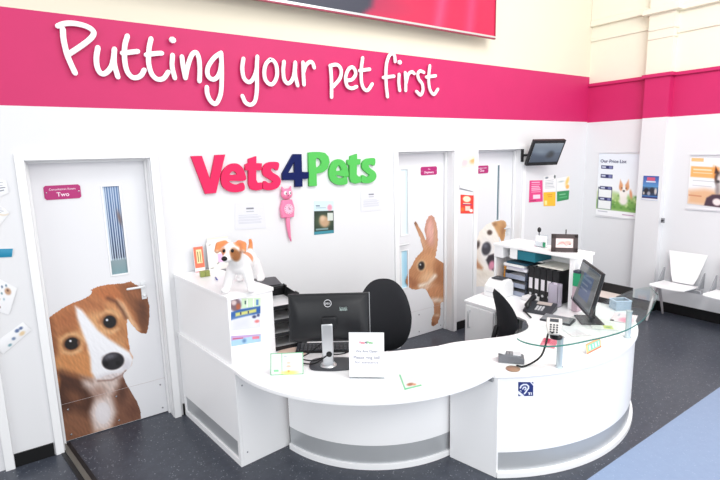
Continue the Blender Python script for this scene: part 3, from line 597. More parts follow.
b = MB().use(PK); b.prism([(CX-.06, CZ-.205), (CX+.055, CZ-.205), (CX+.064, CZ-.12), (CX+.045, CZ-.05), (CX-.045, CZ-.05), (CX-.066, CZ-.12)], .003, .045, Matrix(((1, 0, 0, 0), (0, 0, -1, 0), (0, 1, 0, 0), (0, 0, 0, 1)))); world_child(b.build('body', bevel=.008), root)
d = MB().use(PK2).lathe([(.001, 0), (.044, 0), (.044, .006), (.001, .006)], n=24, M=Matrix(((1, 0, 0, CX+.004), (0, 0, -1, -.045), (0, 1, 0, CZ-.13), (0, 0, 0, 1)))); d.use(BLACKM)
for k in range(12): a = PI*k/6; d.box((CX+.004+.036*math.sin(a), -.052, CZ-.13+.036*math.cos(a)), (.004, .002, .006))
d.box((CX+.004, -.053, CZ-.12), (.004, .002, .024)); d.box((CX+.013, -.053, CZ-.13), (.02, .002, .004)); world_child(d.build('dial', smooth=30), root)
tl = MB().use(PK).tube([(CX+.002, -.02, CZ-.2), (CX+.004, -.02, CZ-.28), (CX+.012, -.02, CZ-.37), (CX+.024, -.02, CZ-.415)], [.021, .018, .012, .006]); world_child(tl.build('tail'), root)
# things pinned between the middle and right doors
wallsheet('leaflet', 'red leaflet with white bubbles pinned between the middle and right doors', 'leaflet', [(460.5, 194.5), (474.5, 195.5), (474, 213.5), (460.5, 213.5)], (226, 58, 44),
          [('e', .45, .22, .28, .16, 0, (250, 240, 200), .04), ('r', .15, .5, .85, .55, (150, 40, 110)), ('r', .35, .6, .7, .85, (250, 205, 190)), ('e', .78, .84, .13, .09, 0, (250, 240, 235), .03), ('r', .2, .44, .7, .47, (255, 220, 200)), ('e', .15, .78, .15, .1, 0, (240, 110, 40), .06)], 40, 50)
wallsheet('bow_card', 'pale peach and orange decorative card pinned above the red leaflet', 'card', [(463, 156), (477, 154), (476, 166), (461, 168)], (250, 224, 214), [('e', .75, .5, .2, .25, 0, (246, 172, 110), .15), ('e', .2, .6, .2, .3, 0, (248, 200, 205), .12), ('e', .5, .25, .3, .15, 0, (252, 236, 210), .1)], 24, 24)
wallsheet('memo', 'small white memo slip tilted above the red leaflet between the doors', 'memo', [(460, 184), (470, 189), (473, 192), (459, 189)], (236, 236, 238), [('r', 0, .75, 1, 1, (150, 152, 158))], 16, 16, bend=.01)
# leaflets under the television
wallsheet('leaflet', 'pink poster with white lettering, leftmost under the television', 'leaflet', [(529.6, 180.5), (542.5, 180.2), (542.8, 201.5), (528.8, 202.5)], (226, 60, 130),
          lines(.15, .9, .08, .6, 6, (250, 190, 215), .4)+[('r', .3, .66, .8, .84, (252, 214, 228)), ('r', .1, .9, .5, .94, (160, 30, 80))], 30, 50)
wallsheet('leaflet', 'white leaflet with grey text, above the yellow one under the television', 'leaflet', [(543.6, 176.5), (556, 174), (556.2, 191.5), (543.6, 192)], (240, 240, 240), [('e', .25, .12, .12, .06, 0, (120, 130, 140), .03), ('e', .9, .14, .07, .1, 0, (80, 90, 90), .03)]+lines(.1, .9, .3, .85, 6, (180, 184, 190)), 30, 40)
wallsheet('leaflet', 'yellow leaflet with pale square, under the television between pink and green', 'leaflet', [(543.4, 192.4), (555.6, 191.8), (555.4, 206), (543.6, 206)], (246, 190, 44), [('r', .08, .62, .3, .9, (252, 232, 150)), ('r', .3, .15, .75, .22, (226, 150, 30)), ('r', .35, .3, .7, .36, (226, 150, 30))], 30, 30)
wallsheet('leaflet', 'white leaflet with yellow leaf shapes, above the green one under the television', 'leaflet', [(556.8, 178.5), (569.6, 176), (569.2, 190), (556.8, 191)], (240, 240, 238), [('e', .82, .35, .12, .3, 20, (250, 205, 110), .08), ('e', .85, .75, .14, .15, 0, (246, 180, 90), .06), ('e', .35, .3, .2, .05, 0, (180, 190, 190), .05)], 30, 30)
wallsheet('leaflet', 'dark green leaflet, lowest right under the television', 'leaflet', [(557, 191.6), (569.3, 190.4), (568.6, 199.4), (557, 201.6)], (44, 144, 82), [('r', .2, .3, .7, .42, (130, 200, 150)), ('r', .2, .6, .85, .7, (90, 180, 120))], 30, 20)
# television on its bracket
T0 = wall(545.5, 153, -.22)
root = thing('television', 'small black wall-mounted television tilted forward beside the corner', 'television', (T0.x, -.05, T0.z))
T0.x += .01
MT = Matrix.Translation(T0) @ Matrix.Rotation(math.radians(-16), 4, 'Z') @ Matrix.Rotation(math.radians(26), 4, 'X')
tv = MB().use(BLACK).box((0, .018, 0), (.46, .045, .33), MT); world_child(tv.build('casing', bevel=.006), root)
c4 = [MT @ Vector(p) for p in ((-.208, -.006, .128), (.208, -.006, .128), (.208, -.006, -.118), (-.208, -.006, -.118))]
sheet('screen', c4, (92, 104, 124), [('g', 0, .5, (150, 162, 176), (112, 126, 146)), ('g', .5, 1, (98, 110, 130), (70, 82, 102)), ('e', .65, .6, .13, .18, 0, (52, 58, 66), .08), ('e', .3, .45, .2, .12, 20, (140, 154, 172), .15)], 50, 34, .001, m=SCR, parent=root)
ar = MB().use(BLACK); ar.b2((T0.x-.19, -.02, T0.z-.10), (T0.x-.11, 0, T0.z+.06)); ar.tube([(T0.x-.15, -.02, T0.z-.02), (T0.x-.17, -.10, T0.z-.02), (T0.x-.04, -.18, T0.z)], .014); world_child(ar.build('bracket_arm', bevel=.003), root)
# posters on the right wall
def rw(x, y, X=-.006): return at(x, y, 0, X)
def rwsheet(name, label, cat, px, base, shapes, nx, ny, X=-.006, thick=.003, parent=None):
    o = sheet(name, [rw(x, y, X) for x, y in px], base, shapes, nx, ny, thick, parent=parent)
    return tag(o, label, cat) if parent is None else o
PPX = [(599.2, 153.3), (639.8, 154.4), (636.6, 219.5), (595.6, 214.5)]
root = thing('price_poster', 'large white price list poster with a small dog on grass, nearest the corner', 'poster', rw(617, 187))
NVY = (38, 42, 98)
sp = [('g', 0, .62, (228, 234, 242), (240, 242, 244)), ('p', [(0, .62), (.35, .60), (1, .66), (1, .9), (0, .88)], (150, 188, 110), .05), ('p', [(0, .75), (.4, .72), (1, .76), (1, .91), (0, .885)], (116, 164, 78), .05), ('e', .2, .66, .2, .06, 0, (226, 226, 190), .08)]
sp += [('e', random.Random(i).uniform(.3, .98), random.Random(i+50).uniform(.64, .86), .02, .012, 0, (206, 222, 160) if i % 2 else (84, 136, 60), .02) for i in range(36)]
sp += [('e', .66, .62, .10, .10, 0, (244, 238, 232), .03), ('e', .67, .73, .10, .07, 0, (238, 232, 224), .03), ('e', .60, .52, .05, .05, 0, (216, 150, 104), .02), ('e', .74, .51, .05, .05, 0, (214, 148, 100), .02), ('p', [(.55, .50), (.57, .40), (.64, .48)], (220, 160, 118), .02), ('p', [(.70, .48), (.77, .39), (.79, .50)], (220, 160, 118), .02), ('e', .67, .54, .035, .06, 0, (244, 240, 236), .02), ('e', .67, .575, .025, .015, 0, (60, 50, 50), .01), ('e', .62, .53, .012, .01, 0, (50, 40, 40), .01), ('e', .72, .53, .012, .01, 0, (50, 40, 40), .01), ('e', .84, .62, .03, .07, -15, (220, 150, 110), .02)]
sp += [('r', 0, .905, 1, 1, (242, 242, 244)), ('r', .66, .945, .93, .96, (190, 150, 180)), ('r', .05, .93, .3, .94, (190, 190, 200))]
for v0, hh in ((.19, .058), (.33, .058), (.52, .058), (.70, .058)):
    if v0 > .5: sp += [('r', .03, v0+.02, .385, v0+.195, (110, 118, 128)), ('r', .05, v0+.05, .37, v0+.185, (238, 240, 240))]
    sp += [('r', .07, v0, .38, v0+hh, NVY), ('r', .09, v0+.018, .2, v0+.04, (200, 205, 225)), ('r', .28, v0+.01, .35, v0+.05, (120, 124, 170))]
sp += [('r', .07, .118, .6, .128, (190, 196, 214))]
rwsheet('printed_sheet', '', '', PPX, (238, 240, 244), sp, 90, 130, parent=root)
a, b = rw(600.5, 162.5, -.008), rw(627, 163.2, -.008)
text_mesh('heading', 'Our Price List', a, b-a, (0, 0, 1), (b-a).length*.98, mat('navy_print', (34, 38, 88), .5), .0005, parent=root, bold=.01)
rl = MB().use(LGREY); TLp, TRp, BRp, BLp = [rw(x, y, -.006) for x, y in PPX]
rl.b2((-.012, TLp.y, TLp.z), (0, TRp.y, TLp.z+.012)); world_child(rl.build('poster_rail', smooth=0), root); rl = MB().use(LGREY); rl.b2((-.012, BLp.y, BRp.z-.008), (0, BRp.y, BRp.z+.006)); world_child(rl.build('poster_rail', smooth=0), root)
rwsheet('poster', 'small blue poster with dark figures to the right of the price list', 'poster', [(643.6, 175.6), (659.2, 176.2), (657.4, 201.0), (641.6, 199.6)], (58, 110, 172),
        [('g', 0, .45, (60, 84, 160), (90, 150, 200)), ('g', .45, .8, (70, 110, 150), (40, 52, 80)), ('r', .25, .06, .75, .2, (206, 90, 120)), ('r', .2, .22, .8, .27, (220, 225, 240)), ('e', .25, .62, .16, .12, 0, (36, 36, 46), .04), ('e', .62, .60, .18, .13, 0, (44, 46, 58), .04), ('e', .42, .72, .1, .08, 0, (160, 160, 170), .04), ('e', .84, .62, .08, .13, 0, (206, 200, 196), .04), ('e', .1, .72, .06, .06, 0, (200, 190, 180), .04), ('r', 0, .85, 1, .92, (52, 48, 100)), ('r', 0, .92, 1, 1, (226, 226, 234))], 40, 60, X=-PD-.006)
root = thing('dog_poster', 'large orange-topped poster of a dog in a basket, at right edge of the wall', 'poster', rw(703, 180))
TL3 = rw(690.5, 155.3); TR3 = rw(738, 156.5); BR3 = rw(736, 209.5); BL3 = rw(687.2, 203.5)
sheet('printed_sheet', [TL3, TR3, BR3, BL3], (238, 238, 240),
      [('r', 0, 0, 1, .04, (206, 206, 210)), ('r', .03, .05, .3, .13, (250, 190, 130)), ('p', [(0, .72), (.35, .66), (1, .7), (1, 1), (0, 1)], (226, 180, 140), .08), ('p', [(.03, .22), (.62, .22), (.62, .44), (.03, .44)], (248, 176, 104), .015), ('p', [(.52, .2), (.64, .24), (.62, .44), (.52, .42)], (246, 150, 70), .06), ('r', .08, .27, .48, .29, (252, 220, 186)), ('r', .08, .34, .5, .36, (252, 220, 186)), ('r', .08, .5, .6, .52, (190, 192, 196)), ('r', .08, .6, .5, .62, (200, 200, 204)),
       ('e', .62, .44, .07, .14, 0, (70, 52, 48), .03), ('e', .65, .48, .05, .12, 0, (232, 224, 220), .03), ('e', .62, .50, .035, .03, 0, (30, 26, 28), .02), ('e', .75, .42, .08, .12, 0, (214, 160, 130), .04), ('p', [(.54, .34), (.56, .2), (.63, .34)], (60, 42, 40), .02), ('e', .62, .66, .045, .13, 0, (150, 140, 140), .04),
       ('p', [(.36, 1), (.4, .84), (.52, .76), (.8, .74), (1.1, .76), (1.1, 1)], (72, 52, 66), .02), ('e', .62, .9, .09, .07, 0, (240, 226, 222), .02), ('e', .9, .92, .09, .07, 0, (240, 226, 222), .02), ('r', .02, .8, .3, .83, (206, 140, 104))], 90, 70, .003, parent=root)
rl = MB().use(LGREY); rl.b2((-.014, TL3.y, TL3.z), (0, TR3.y, TL3.z+.012)); world_child(rl.build('poster_rail', smooth=0), root); rl = MB().use(LGREY); rl.b2((-.014, BL3.y+.01, BL3.z-.07), (0, BR3.y, BL3.z-.055)); world_child(rl.build('poster_rail', smooth=0), root)
p = rw(662.3, 220.5, -PD-.02); hk = MB().use(GREY); hk.b2((-PD-.012, p.y-.022, p.z-.03), (-PD, p.y+.022, p.z+.03)); hk.use(DGREY).tube([(-PD-.012, p.y, p.z), (-PD-.03, p.y, p.z)], .013)
tag(hk.build('door_stop_button', bevel=.004), 'small grey wall button below the small blue poster', 'wall button')
# cards stuck at the left edge
CARDS = [([(-8, 178), (6, 181), (9, 193), (-8, 200)], 'white card with grey scribbles stuck highest at the left edge', lines(.1, .9, .15, .8, 4, (130, 134, 146))),
         ([(-10, 203), (4, 208), (10, 213), (-6, 232)], 'cream card hanging at the left edge below the scribbled one', [('l', [(.1, .1), (.9, .9)], .05, (226, 214, 196), .05)]+lines(.3, .9, .1, .5, 4, (150, 154, 160))),
         ([(-10, 249), (13, 248.5), (12, 257), (-10, 258)], 'white card with a broad teal stripe at the left edge', [('r', 0, 0, 1, 1, (28, 134, 170))]),
         ([(-6, 276), (17, 288), (9, 315), (-12, 308)], 'white card of small paw prints and a brown animal, tilted at the left edge', [('e', .68, .25, .14, .11, 0, (190, 150, 120), .04), ('e', .66, .22, .05, .04, 0, (110, 80, 70), .02)]+[('e', x, y, .045, .035, 0, c, .02) for x, y, c in ((.4, .2, (70, 100, 130)), (.55, .1, (90, 120, 140)), (.45, .4, (110, 150, 160)), (.6, .55, (150, 180, 190)), (.4, .6, (190, 160, 120)), (.5, .85, (150, 110, 90)), (.2, .5, (80, 110, 140)), (.3, .75, (120, 150, 160)))]),
         ([(-8, 345), (23, 322), (31.5, 330), (3.5, 354)], 'white card with small blue pictures, lowest of the cards at the left edge', [('e', .72, .28, .06, .14, 0, (90, 110, 150), .03), ('e', .84, .3, .05, .12, 0, (80, 100, 140), .03), ('e', .76, .7, .08, .16, 0, (226, 200, 160), .05), ('e', .5, .6, .05, .12, 0, (110, 130, 160), .03), ('e', .3, .8, .05, .1, 0, (120, 160, 170), .03)])]
for i, (px, lab, sh) in enumerate(CARDS): wallsheet('greeting_card', lab, 'card', px, (236, 236, 238), sh, 40, 30, off=-.005, bend=.004, group='cards stuck at the left edge')

# ================================================================== RECEPTION COUNTER
H = .70
tA, tB = Vector((-5.607, 0.0)), Vector((-5.50, -.949)); tC = Vector((-5.149, -.974)); tD = Vector((-5.22, -.02))
root = thing('tall_counter', 'tall white counter unit running out from the back wall, plush dog on top', 'counter', (-5.38, -.5, 0))
fx = (tB-tA).normalized(); Mt = Matrix(((fx.y*-1, fx.x, 0, tA.x), (fx.x, fx.y, 0, tA.y), (0, 0, 1, 0), (0, 0, 0, 1)))  # local x across, y along
Lt = (tB-tA).length; Wt = .388
Mt = Matrix(((-fx.y, fx.x, 0, tA.x), (fx.x, fx.y, 0, tA.y), (0, 0, 1, 0), (0, 0, 0, 1)))
def TB(m, lo, hi):
    k = len(m.v); m.box([(a+b)/2 for a, b in zip(lo, hi)], [abs(b-a) for a, b in zip(lo, hi)], Mt)
    m.v[k:] = [(x, min(y, -.003), z) for x, y, z in m.v[k:]]; return m
b = MB().use(WHITE)
TB(b, (.02, .0, 0), (Wt, Lt, H-.03)); TB(b, (0, 0, .175), (.02, Lt, H-.03)); TB(b, (0, 0, 0), (.02, Lt, .045)); TB(b, (0, 0, .045), (.02, .03, .175)); TB(b, (0, Lt-.035, .045), (.02, Lt, .175))
world_child(b.build('lower_body', bevel=.002), root)
b = MB().use(STEEL); TB(b, (.012, .03, .045), (.0195, Lt-.035, .175)); world_child(b.build('kick_strip', smooth=0), root)
b = MB().use(WHITE); TB(b, (-.006, 0, H-.03), (Wt, Lt+.0, H)); world_child(b.build('ledge', bevel=.004), root)
b = MB().use(WHITE); TB(b, (.012, 0, H), (.345, Lt-.055, 1.145)); world_child(b.build('upper_body', bevel=.002), root)
b = MB().use(WHITE); TB(b, (.006, 0, 1.145), (.349, Lt-.045, 1.17)); world_child(b.build('top_board', bevel=.003), root)
for px, py in ((242.0, 385.5), (247.5, 452)):
    # screws in the end panel
    d = ray(px, py); n = Vector((fx.x, fx.y, 0)); P0 = Mt @ Vector((0, Lt, 0)); t = (P0-Vector(CAM)).dot(n)/Vector(d).dot(n); q = Vector(CAM)+Vector(d)*t
    world_child(MB().use(GREY).ball(q, .006, n=8).build('panel_screw'), root)
# two prints on the end of the upper body
def endpx(x, y):
    n = Vector((fx.x, fx.y, 0)); P0 = Mt @ Vector((0, Lt-.057+.004+.0, 0)); d = Vector(ray(x, y)); t = (P0-Vector(CAM)).dot(n)/d.dot(n); return Vector(CAM)+d*t
o = sheet('poster', [endpx(230.8, 299), (endpx(260.8, 297.5)), endpx(260.3, 327.5), endpx(231, 331)], (226, 228, 238),
      [('r', .34, 0, 1, .32, (206, 228, 196)), ('r', .52, .02, .55, .3, (240, 245, 240)), ('r', .74, .02, .77, .3, (240, 245, 240)), ('r', .45, .08, .5, .2, (70, 100, 100)), ('r', .84, .06, .92, .24, (90, 140, 190)), ('e', .16, .2, .18, .2, 0, (120, 96, 104), .05), ('e', .1, .12, .08, .08, 0, (210, 190, 190), .04), ('e', .24, .26, .07, .1, 0, (170, 90, 60), .04), ('p', [(0, .42), (.3, .34), (1, .28), (1, .52), (.5, .58), (0, .66)], (44, 92, 162), .03), ('p', [(.15, .45), (.85, .36), (.85, .47), (.15, .56)], (206, 206, 120), .03), ('r', .3, .44, .35, .52, (60, 60, 90)), ('r', .55, .42, .6, .5, (60, 60, 90)), ('e', .78, .62, .07, .05, 0, (60, 70, 110), .03), ('e', .92, .58, .05, .05, 0, (70, 80, 120), .03), ('e', .88, .78, .08, .05, 0, (226, 130, 130), .03), ('p', [(.1, .68), (.6, .62), (.6, .95), (.1, .98)], (214, 216, 232), .2)], 60, 60, .001)
tag(o, 'small colourful poster with blue middle on the end of the tall counter', 'poster')
o = sheet('leaflet', [endpx(231, 336), endpx(260.8, 334), endpx(260.8, 341.5), endpx(231.5, 346.5)], (168, 206, 236), [('p', [(0, 0), (1, 0), (1, .15), (.6, .25), (0, .45)], (196, 160, 206), .08), ('r', .7, .25, .95, .6, (226, 130, 150)), ('e', .43, .62, .06, .2, 0, (90, 130, 170), .06), ('r', .05, .25, .4, .38, (190, 90, 120))], 50, 24, .001)
tag(o, 'narrow pale blue strip leaflet on the end of the tall counter, below the poster', 'leaflet')

# curved low desk
cx1, cy1, R1 = -4.442, -.958, 1.064
root = thing('curved_desk', 'low white curved desk between the tall counter and the rounded desk', 'desk', (-4.7, -1.2, 0))
a_end = math.degrees(math.atan2(-2.03-cy1, -4.24-cx1))
outer = arc(cx1, cy1, R1, 180.6, 360+a_end, 44)
Wj = Vector((-4.24, -2.02))
inner = smoothpts([(-4.21, -1.47), (-4.40, -1.395), (-4.57, -1.31), (-4.70, -1.15), (-4.77, -.9), (-4.78, -.35)], 6)
poly = [tuple(p) for p in outer]+[(-4.20, -2.02)]+[tuple(p) for p in inner]+[(-5.13, -.35), tuple((Mt @ Vector((Wt+.003, Lt+.003, 0)))[:2]), tuple((Mt @ Vector((-.008, Lt+.003, 0)))[:2])]
top = MB().use(WHITE).prism(poly, H-.025, H); world_child(top.build('worktop', bevel=.003), root)
def r2(c, r0, r1, a0, a1, z0_, z1_, m): return MB().use(m).prism2(arc(*c, r1, a0, a1, 40), arc(*c, r0, a0, a1, 40), z0_, z1_)
c2 = (-4.279, -.808); aa, ab = 189.4, 269.3
world_child(r2(c2, .855, .868, aa, ab, .17, H-.025, WHITE).build('front_panel'), root)
world_child(r2(c2, .85, .865, aa, ab, .04, .1695, STEEL).build('kick_strip'), root)
world_child(r2(c2, .845, .878, aa, ab, 0, .042, WHITE).build('plinth', bevel=.002), root)
# rounded desk
c3 = (-3.42, -.955); RB = 1.342; RP = 1.360; a0 = math.degrees(math.atan2(-2.02+.955, -4.22+3.42)); a0 += 360; a1 = 342
root = thing('rounded_desk', 'white rounded reception desk with steel kick strip and hearing-loop sticker', 'desk', (-3.2, -1.5, 0))
outer = arc(*c3, 1.357, a0-1.2, a1, 60)
inner = [(-2.12, -.60), (-3.25, -.82), (-3.25, -1.38)]+[tuple(p) for p in smoothpts([(-3.28, -1.52), (-3.42, -1.64), (-3.62, -1.66), (-3.85, -1.58), (-4.05, -1.50), (-4.205, -1.47)], 5)]
poly = [tuple(p) for p in outer]+inner+[(-4.199, -2.02)]
world_child(MB().use(WHITE).prism(poly, H-.022, H).build('worktop', bevel=.003), root)
world_child(r2(c3, RB-.018, RB, a0, a1, .17, H-.022, WHITE).build('front_panel'), root)
world_child(r2(c3, RB-.018, RB-.004, a0, a1, .035, .1695, STEEL).build('kick_strip'), root)
world_child(r2(c3, RB-.018, RP, a0, a1, 0, .04, WHITE).build('plinth', bevel=.003), root)
e1 = Vector((-4.312, -1.70)); e2 = Vector((-4.238, -2.035)); dd = (e2-e1).normalized(); Me = Matrix(((dd.x, -dd.y, 0, e1.x), (dd.y, dd.x, 0, e1.y), (0, 0, 1, 0), (0, 0, 0, 1)))
world_child(MB().use(WHITE).box(((e2-e1).length/2, .012, (H-.026)/2), ((e2-e1).length, .022, H-.026), Me).build('end_panel', bevel=.002), root)
br_ = MB().use(GREY).box((.30, -.01, H-.04), (.03, .02, .02), Me); world_child(br_.build('corner_bracket', smooth=0), root)
# hearing loop sticker: follows the curve
def drum_pt(px, py, rad=RB+.0015):
    d = ray(px, py); o = CAM; A_ = d[0]**2+d[1]**2; B_ = 2*(d[0]*(o[0]-c3[0])+d[1]*(o[1]-c3[1])); C_ = (o[0]-c3[0])**2+(o[1]-c3[1])**2-rad**2
    t = (-B_-math.sqrt(B_*B_-4*A_*C_))/(2*A_); return Vector(o+t*d)
o = sheet('hearing_loop_sticker', [drum_pt(518.2, 382), drum_pt(533.4, 382), drum_pt(533.2, 396), drum_pt(518.2, 396.2)], (24, 42, 112),
      [('l', [(.14, .42), (.2, .27), (.35, .18), (.55, .18), (.68, .3), (.68, .45), (.58, .58), (.5, .72), (.42, .82)], .05, (232, 234, 244), .02), ('l', [(.3, .5), (.36, .38), (.48, .36), (.52, .46), (.44, .56)], .04, (232, 234, 244), .02), ('l', [(.0, .72), (.3, .98)], .09, (232, 234, 244), .03), ('l', [(.82, .0), (1, .22)], .04, (232, 234, 244), .02), ('r', .7, .74, .78, .92, (232, 234, 244)), ('r', .66, .74, .82, .78, (232, 234, 244)), ('r', .86, .74, .9, .92, (232, 234, 244)), ('l', [(.14, .62), (.2, .64)], .03, (232, 234, 244), .02)], 60, 60, .0008)
tag(o, 'navy square hearing-loop sticker with a white ear on the rounded desk', 'sticker')

# glass shelf on posts
ZG = .905
gp = [flat(x, y, ZG) for x, y in [(514.5, 335), (518, 339.5), (526, 343), (538, 345.5), (552, 346.5), (570, 344.5), (587, 341), (607, 336.5), (627, 330), (641, 321.5), (650, 312), (655, 303), (658, 295)]]
inn = [flat(x, y, ZG) for x, y in [(650, 287), (630, 291), (600, 304), (572, 317), (548, 324), (528, 327.5), (517, 330.5)]]
poly = [(p[0], p[1]) for p in smoothpts([(v.x, v.y) for v in gp], 4)]+[(p[0], p[1]) for p in smoothpts([(v.x, v.y) for v in inn], 3)]
root = thing('glass_shelf', 'clear curved glass shelf with green edge on posts above the rounded desk', 'shelf', (-3.4, -2.1, H))
o = world_child(MB().use(GLASS).prism(poly, ZG-.005, ZG+.005).build('glass_top'), root); 
o.data.materials.append(GEDGE)
for p in o.data.polygons:
    if abs(p.normal.z) < .5 and (p.center.x+p.normal.x*.05+3.42)**2+(p.center.y+p.normal.y*.05+.955)**2 > (p.center.x+3.42)**2+(p.center.y+.955)**2: p.material_index = 1
FRO = mat('frosted_post', (200, 212, 218), .25, metal=.35)
for px, py in ((559, 367), (627.5, 337.5)):
    q = flat(px, py, H); b = MB().use(FRO).lathe([(.018, 0), (.026, .0), (.026, .004), (.019, .006), (.019, ZG-H-.01), (.024, ZG-H-.009), (.024, ZG-H-.006)], (q.x, q.y, H+.001), 20); world_child(b.build('post', smooth=40), root)

# ================================================================== HUTCH, CABINET
hy0, hy1, hx0, hx1 = -.755, -1.60, -2.765, -2.49; HT = 1.165
root = thing('desk_hutch', 'white open shelving hutch full of files on the right desk', 'shelving unit', ((hx0+hx1)/2, (hy0+hy1)/2, H))
z = H+.001
b = MB().use(WHITE); b.b2((hx0, hy0-.022, z), (hx1, hy0, HT-.025)); world_child(b.build('side_panel', bevel=.002), root)
b = MB().use(WHITE); b.b2((hx0, hy1, z), (hx1, hy1+.045, HT-.025)); world_child(b.build('side_panel', bevel=.002), root)
b = MB().use(WHITE); b.b2((hx1-.012, hy1+.045, z), (hx1, hy0-.022, HT-.025)); world_child(b.build('back_panel', smooth=0), root)
b = MB().use(WHITE); b.b2((hx0-.01, hy1-.01, HT-.025), (hx1+.01, hy0+.01, HT)); world_child(b.build('top_board', bevel=.003), root)
SZ = 1.045
b = MB().use(WHITE); b.b2((hx0+.09, -1.23, SZ-.012), (hx1-.012, hy0-.022, SZ)); world_child(b.build('shelf', bevel=.001), root)
b = MB().use(WHITE); b.b2((hx0-.004, -.86, SZ-.012), (hx0+.09, hy0-.0, HT-.026)); world_child(b.build('corner_box', bevel=.002), root)
b = MB().use(WHITE); b.b2((hx0, -1.022, SZ+.0), (hx1-.012, -.94, HT-.026)); world_child(b.build('divider', smooth=0), root)
# cabinet at left of the hutch
cb = thing('low_cabinet', 'low white cupboard with a bar handle at the left end of the right desk', 'cabinet', (-2.95, -.78, 0))
b = MB().use(WHITE); b.b2((-3.235, -1.17, .0), (-2.85, -.83, H-.023)); world_child(b.build('carcass', bevel=.002), cb)
# door faces the chair side (-x)
b = MB().use(WHITE); b.b2((-3.253, -1.16, .06), (-3.236, -.84, H-.04)); world_child(b.build('cupboard_door', bevel=.002), cb)
b = MB().use(SILVER); b.tube([(-3.253, -.90, .62), (-3.28, -.90, .62), (-3.28, -.90, .46), (-3.253, -.90, .46)], .006); dn = [c for c in cb.children if c.name.startswith('cupboard_door')][0]; world_child(b.build('handle'), dn)

# ---- printer
def boxy(mb, M, c, d, m, taper=1): return mb.use(m).box(c, d, M, taper)
M = Matrix.Translation((-2.90, -.93, H+.001)) @ Matrix.Rotation(math.radians(4), 4, 'Z')
root = thing('label_printer', 'small white printer with dark lid on the cupboard left of the files', 'printer', (-2.90, -.93, H+.001))
b = MB().use(WPLAST).prism([(-.10, 0), (.10, 0), (.10, .12), (.06, .165), (-.02, .165), (-.10, .10)], -.095, .095, M @ Matrix.Rotation(PI/2, 4, 'X')); world_child(b.build('casing', bevel=.007, smooth=30), root)
b = MB().use(DGREY).box((.015, 0, .168), (.10, .12, .012), M); world_child(b.build('lid', bevel=.004), root)
b = MB().use(LGREY).box((-.103, 0, .05), (.01, .13, .012), M); world_child(b.build('paper_slot', bevel=.002), root)
# ---- stack of dark letter trays under papers (three trays as one stack each own thing)
proto = None
for k in range(3):
    zc = H+.002+k*.078
    if proto is None:
        t = thing('letter_tray', 'dark grey letter tray, lowest of the three in the hutch', 'letter tray', (-2.66, -1.02, zc), 0, 'grey letter trays in the hutch')
        b = MB().use(mat('smoky_tray', (66, 70, 82), .25, noise=.1, nscale=9)); b.b2((-.12, -.115, 0), (.12, .115, .004)); b.b2((-.12, -.115, 0), (.12, -.111, .07)); b.b2((-.12, .111, 0), (.12, .115, .07)); b.b2((.116, -.115, 0), (.12, .115, .07))
        b.build('tray_shell', smooth=0, parent=t)
        b = MB().use(mat('pale_tray_front', (150, 158, 176), .3)); b.b2((-.125, -.108, .0), (-.119, .108, .042)); b.build('tray_front', bevel=.002, parent=t)
        b = MB().use(PAPER); b.b2((-.11, -.105, .005), (.11, .105, .03)); b.build('papers_inside', smooth=0, parent=t); proto = t
    else:
        c = copy_tree(proto); c.location = (-2.66, -1.02, zc); c['label'] = ['', 'dark grey letter tray, middle of the three in the hutch', 'dark grey letter tray, topmost of the three in the hutch'][k]
zc = H+.002+3*.078
pa = [((226, 226, 232), 'loose stack of white papers lying on the grey letter trays', .028), ((196, 190, 210), 'thin lilac-grey folder on the papers above the letter trays', .014), ((236, 236, 236), 'white documents under the teal folder in the hutch', .022)]
for i, (c_, lab, th) in enumerate(pa):
    M = Matrix.Translation((-2.655-.012*i, -1.02+.008*i, zc+th/2)) @ Matrix.Rotation(math.radians([3, -5, 2][i]), 4, 'Z'); b = MB().use(mat('paper_%d' % i, c_, .7)).box((0, 0, 0), (.24, .215, th-.002), M)
    tag(b.build('paper_stack', smooth=0), lab, 'papers', 'papers on the letter trays'); zc += th
M = Matrix.Translation((-2.66, -1.03, zc+.008)); tag(MB().use(mat('dark_teal', (32, 72, 92), .5)).box((0, 0, 0), (.25, .22, .014), M).build('folder', smooth=0), 'dark teal folder lying flat on the paper pile, below the shelf', 'folder')
M = Matrix.Translation((-2.64, -1.12, SZ+.044)); tag(MB().use(TEAL).box((0, 0, 0), (.25, .19, .085), M).build('folder_box', bevel=.002), 'teal file box on the upper shelf of the hutch', 'file box')
tag(MB().use(mat('cream_folder', (226, 224, 214), .6)).box((-2.63, -1.36, 1.022), (.24, .25, .012)).build('folder', smooth=0), 'cream folder lying across the tops of the black binders', 'folder')
tag(MB().use(mat('orange_toy', (222, 150, 50), .6)).ball((-2.68, -.845, H+.205+.02), (.03, .03, .035)).lathe([(.028, 0), (.032, .15), (.026, .2)], (-2.68, -.845, H+.002), 14).build('orange_bottle'), 'small orange bottle between the hutch side and the letter trays', 'bottle')
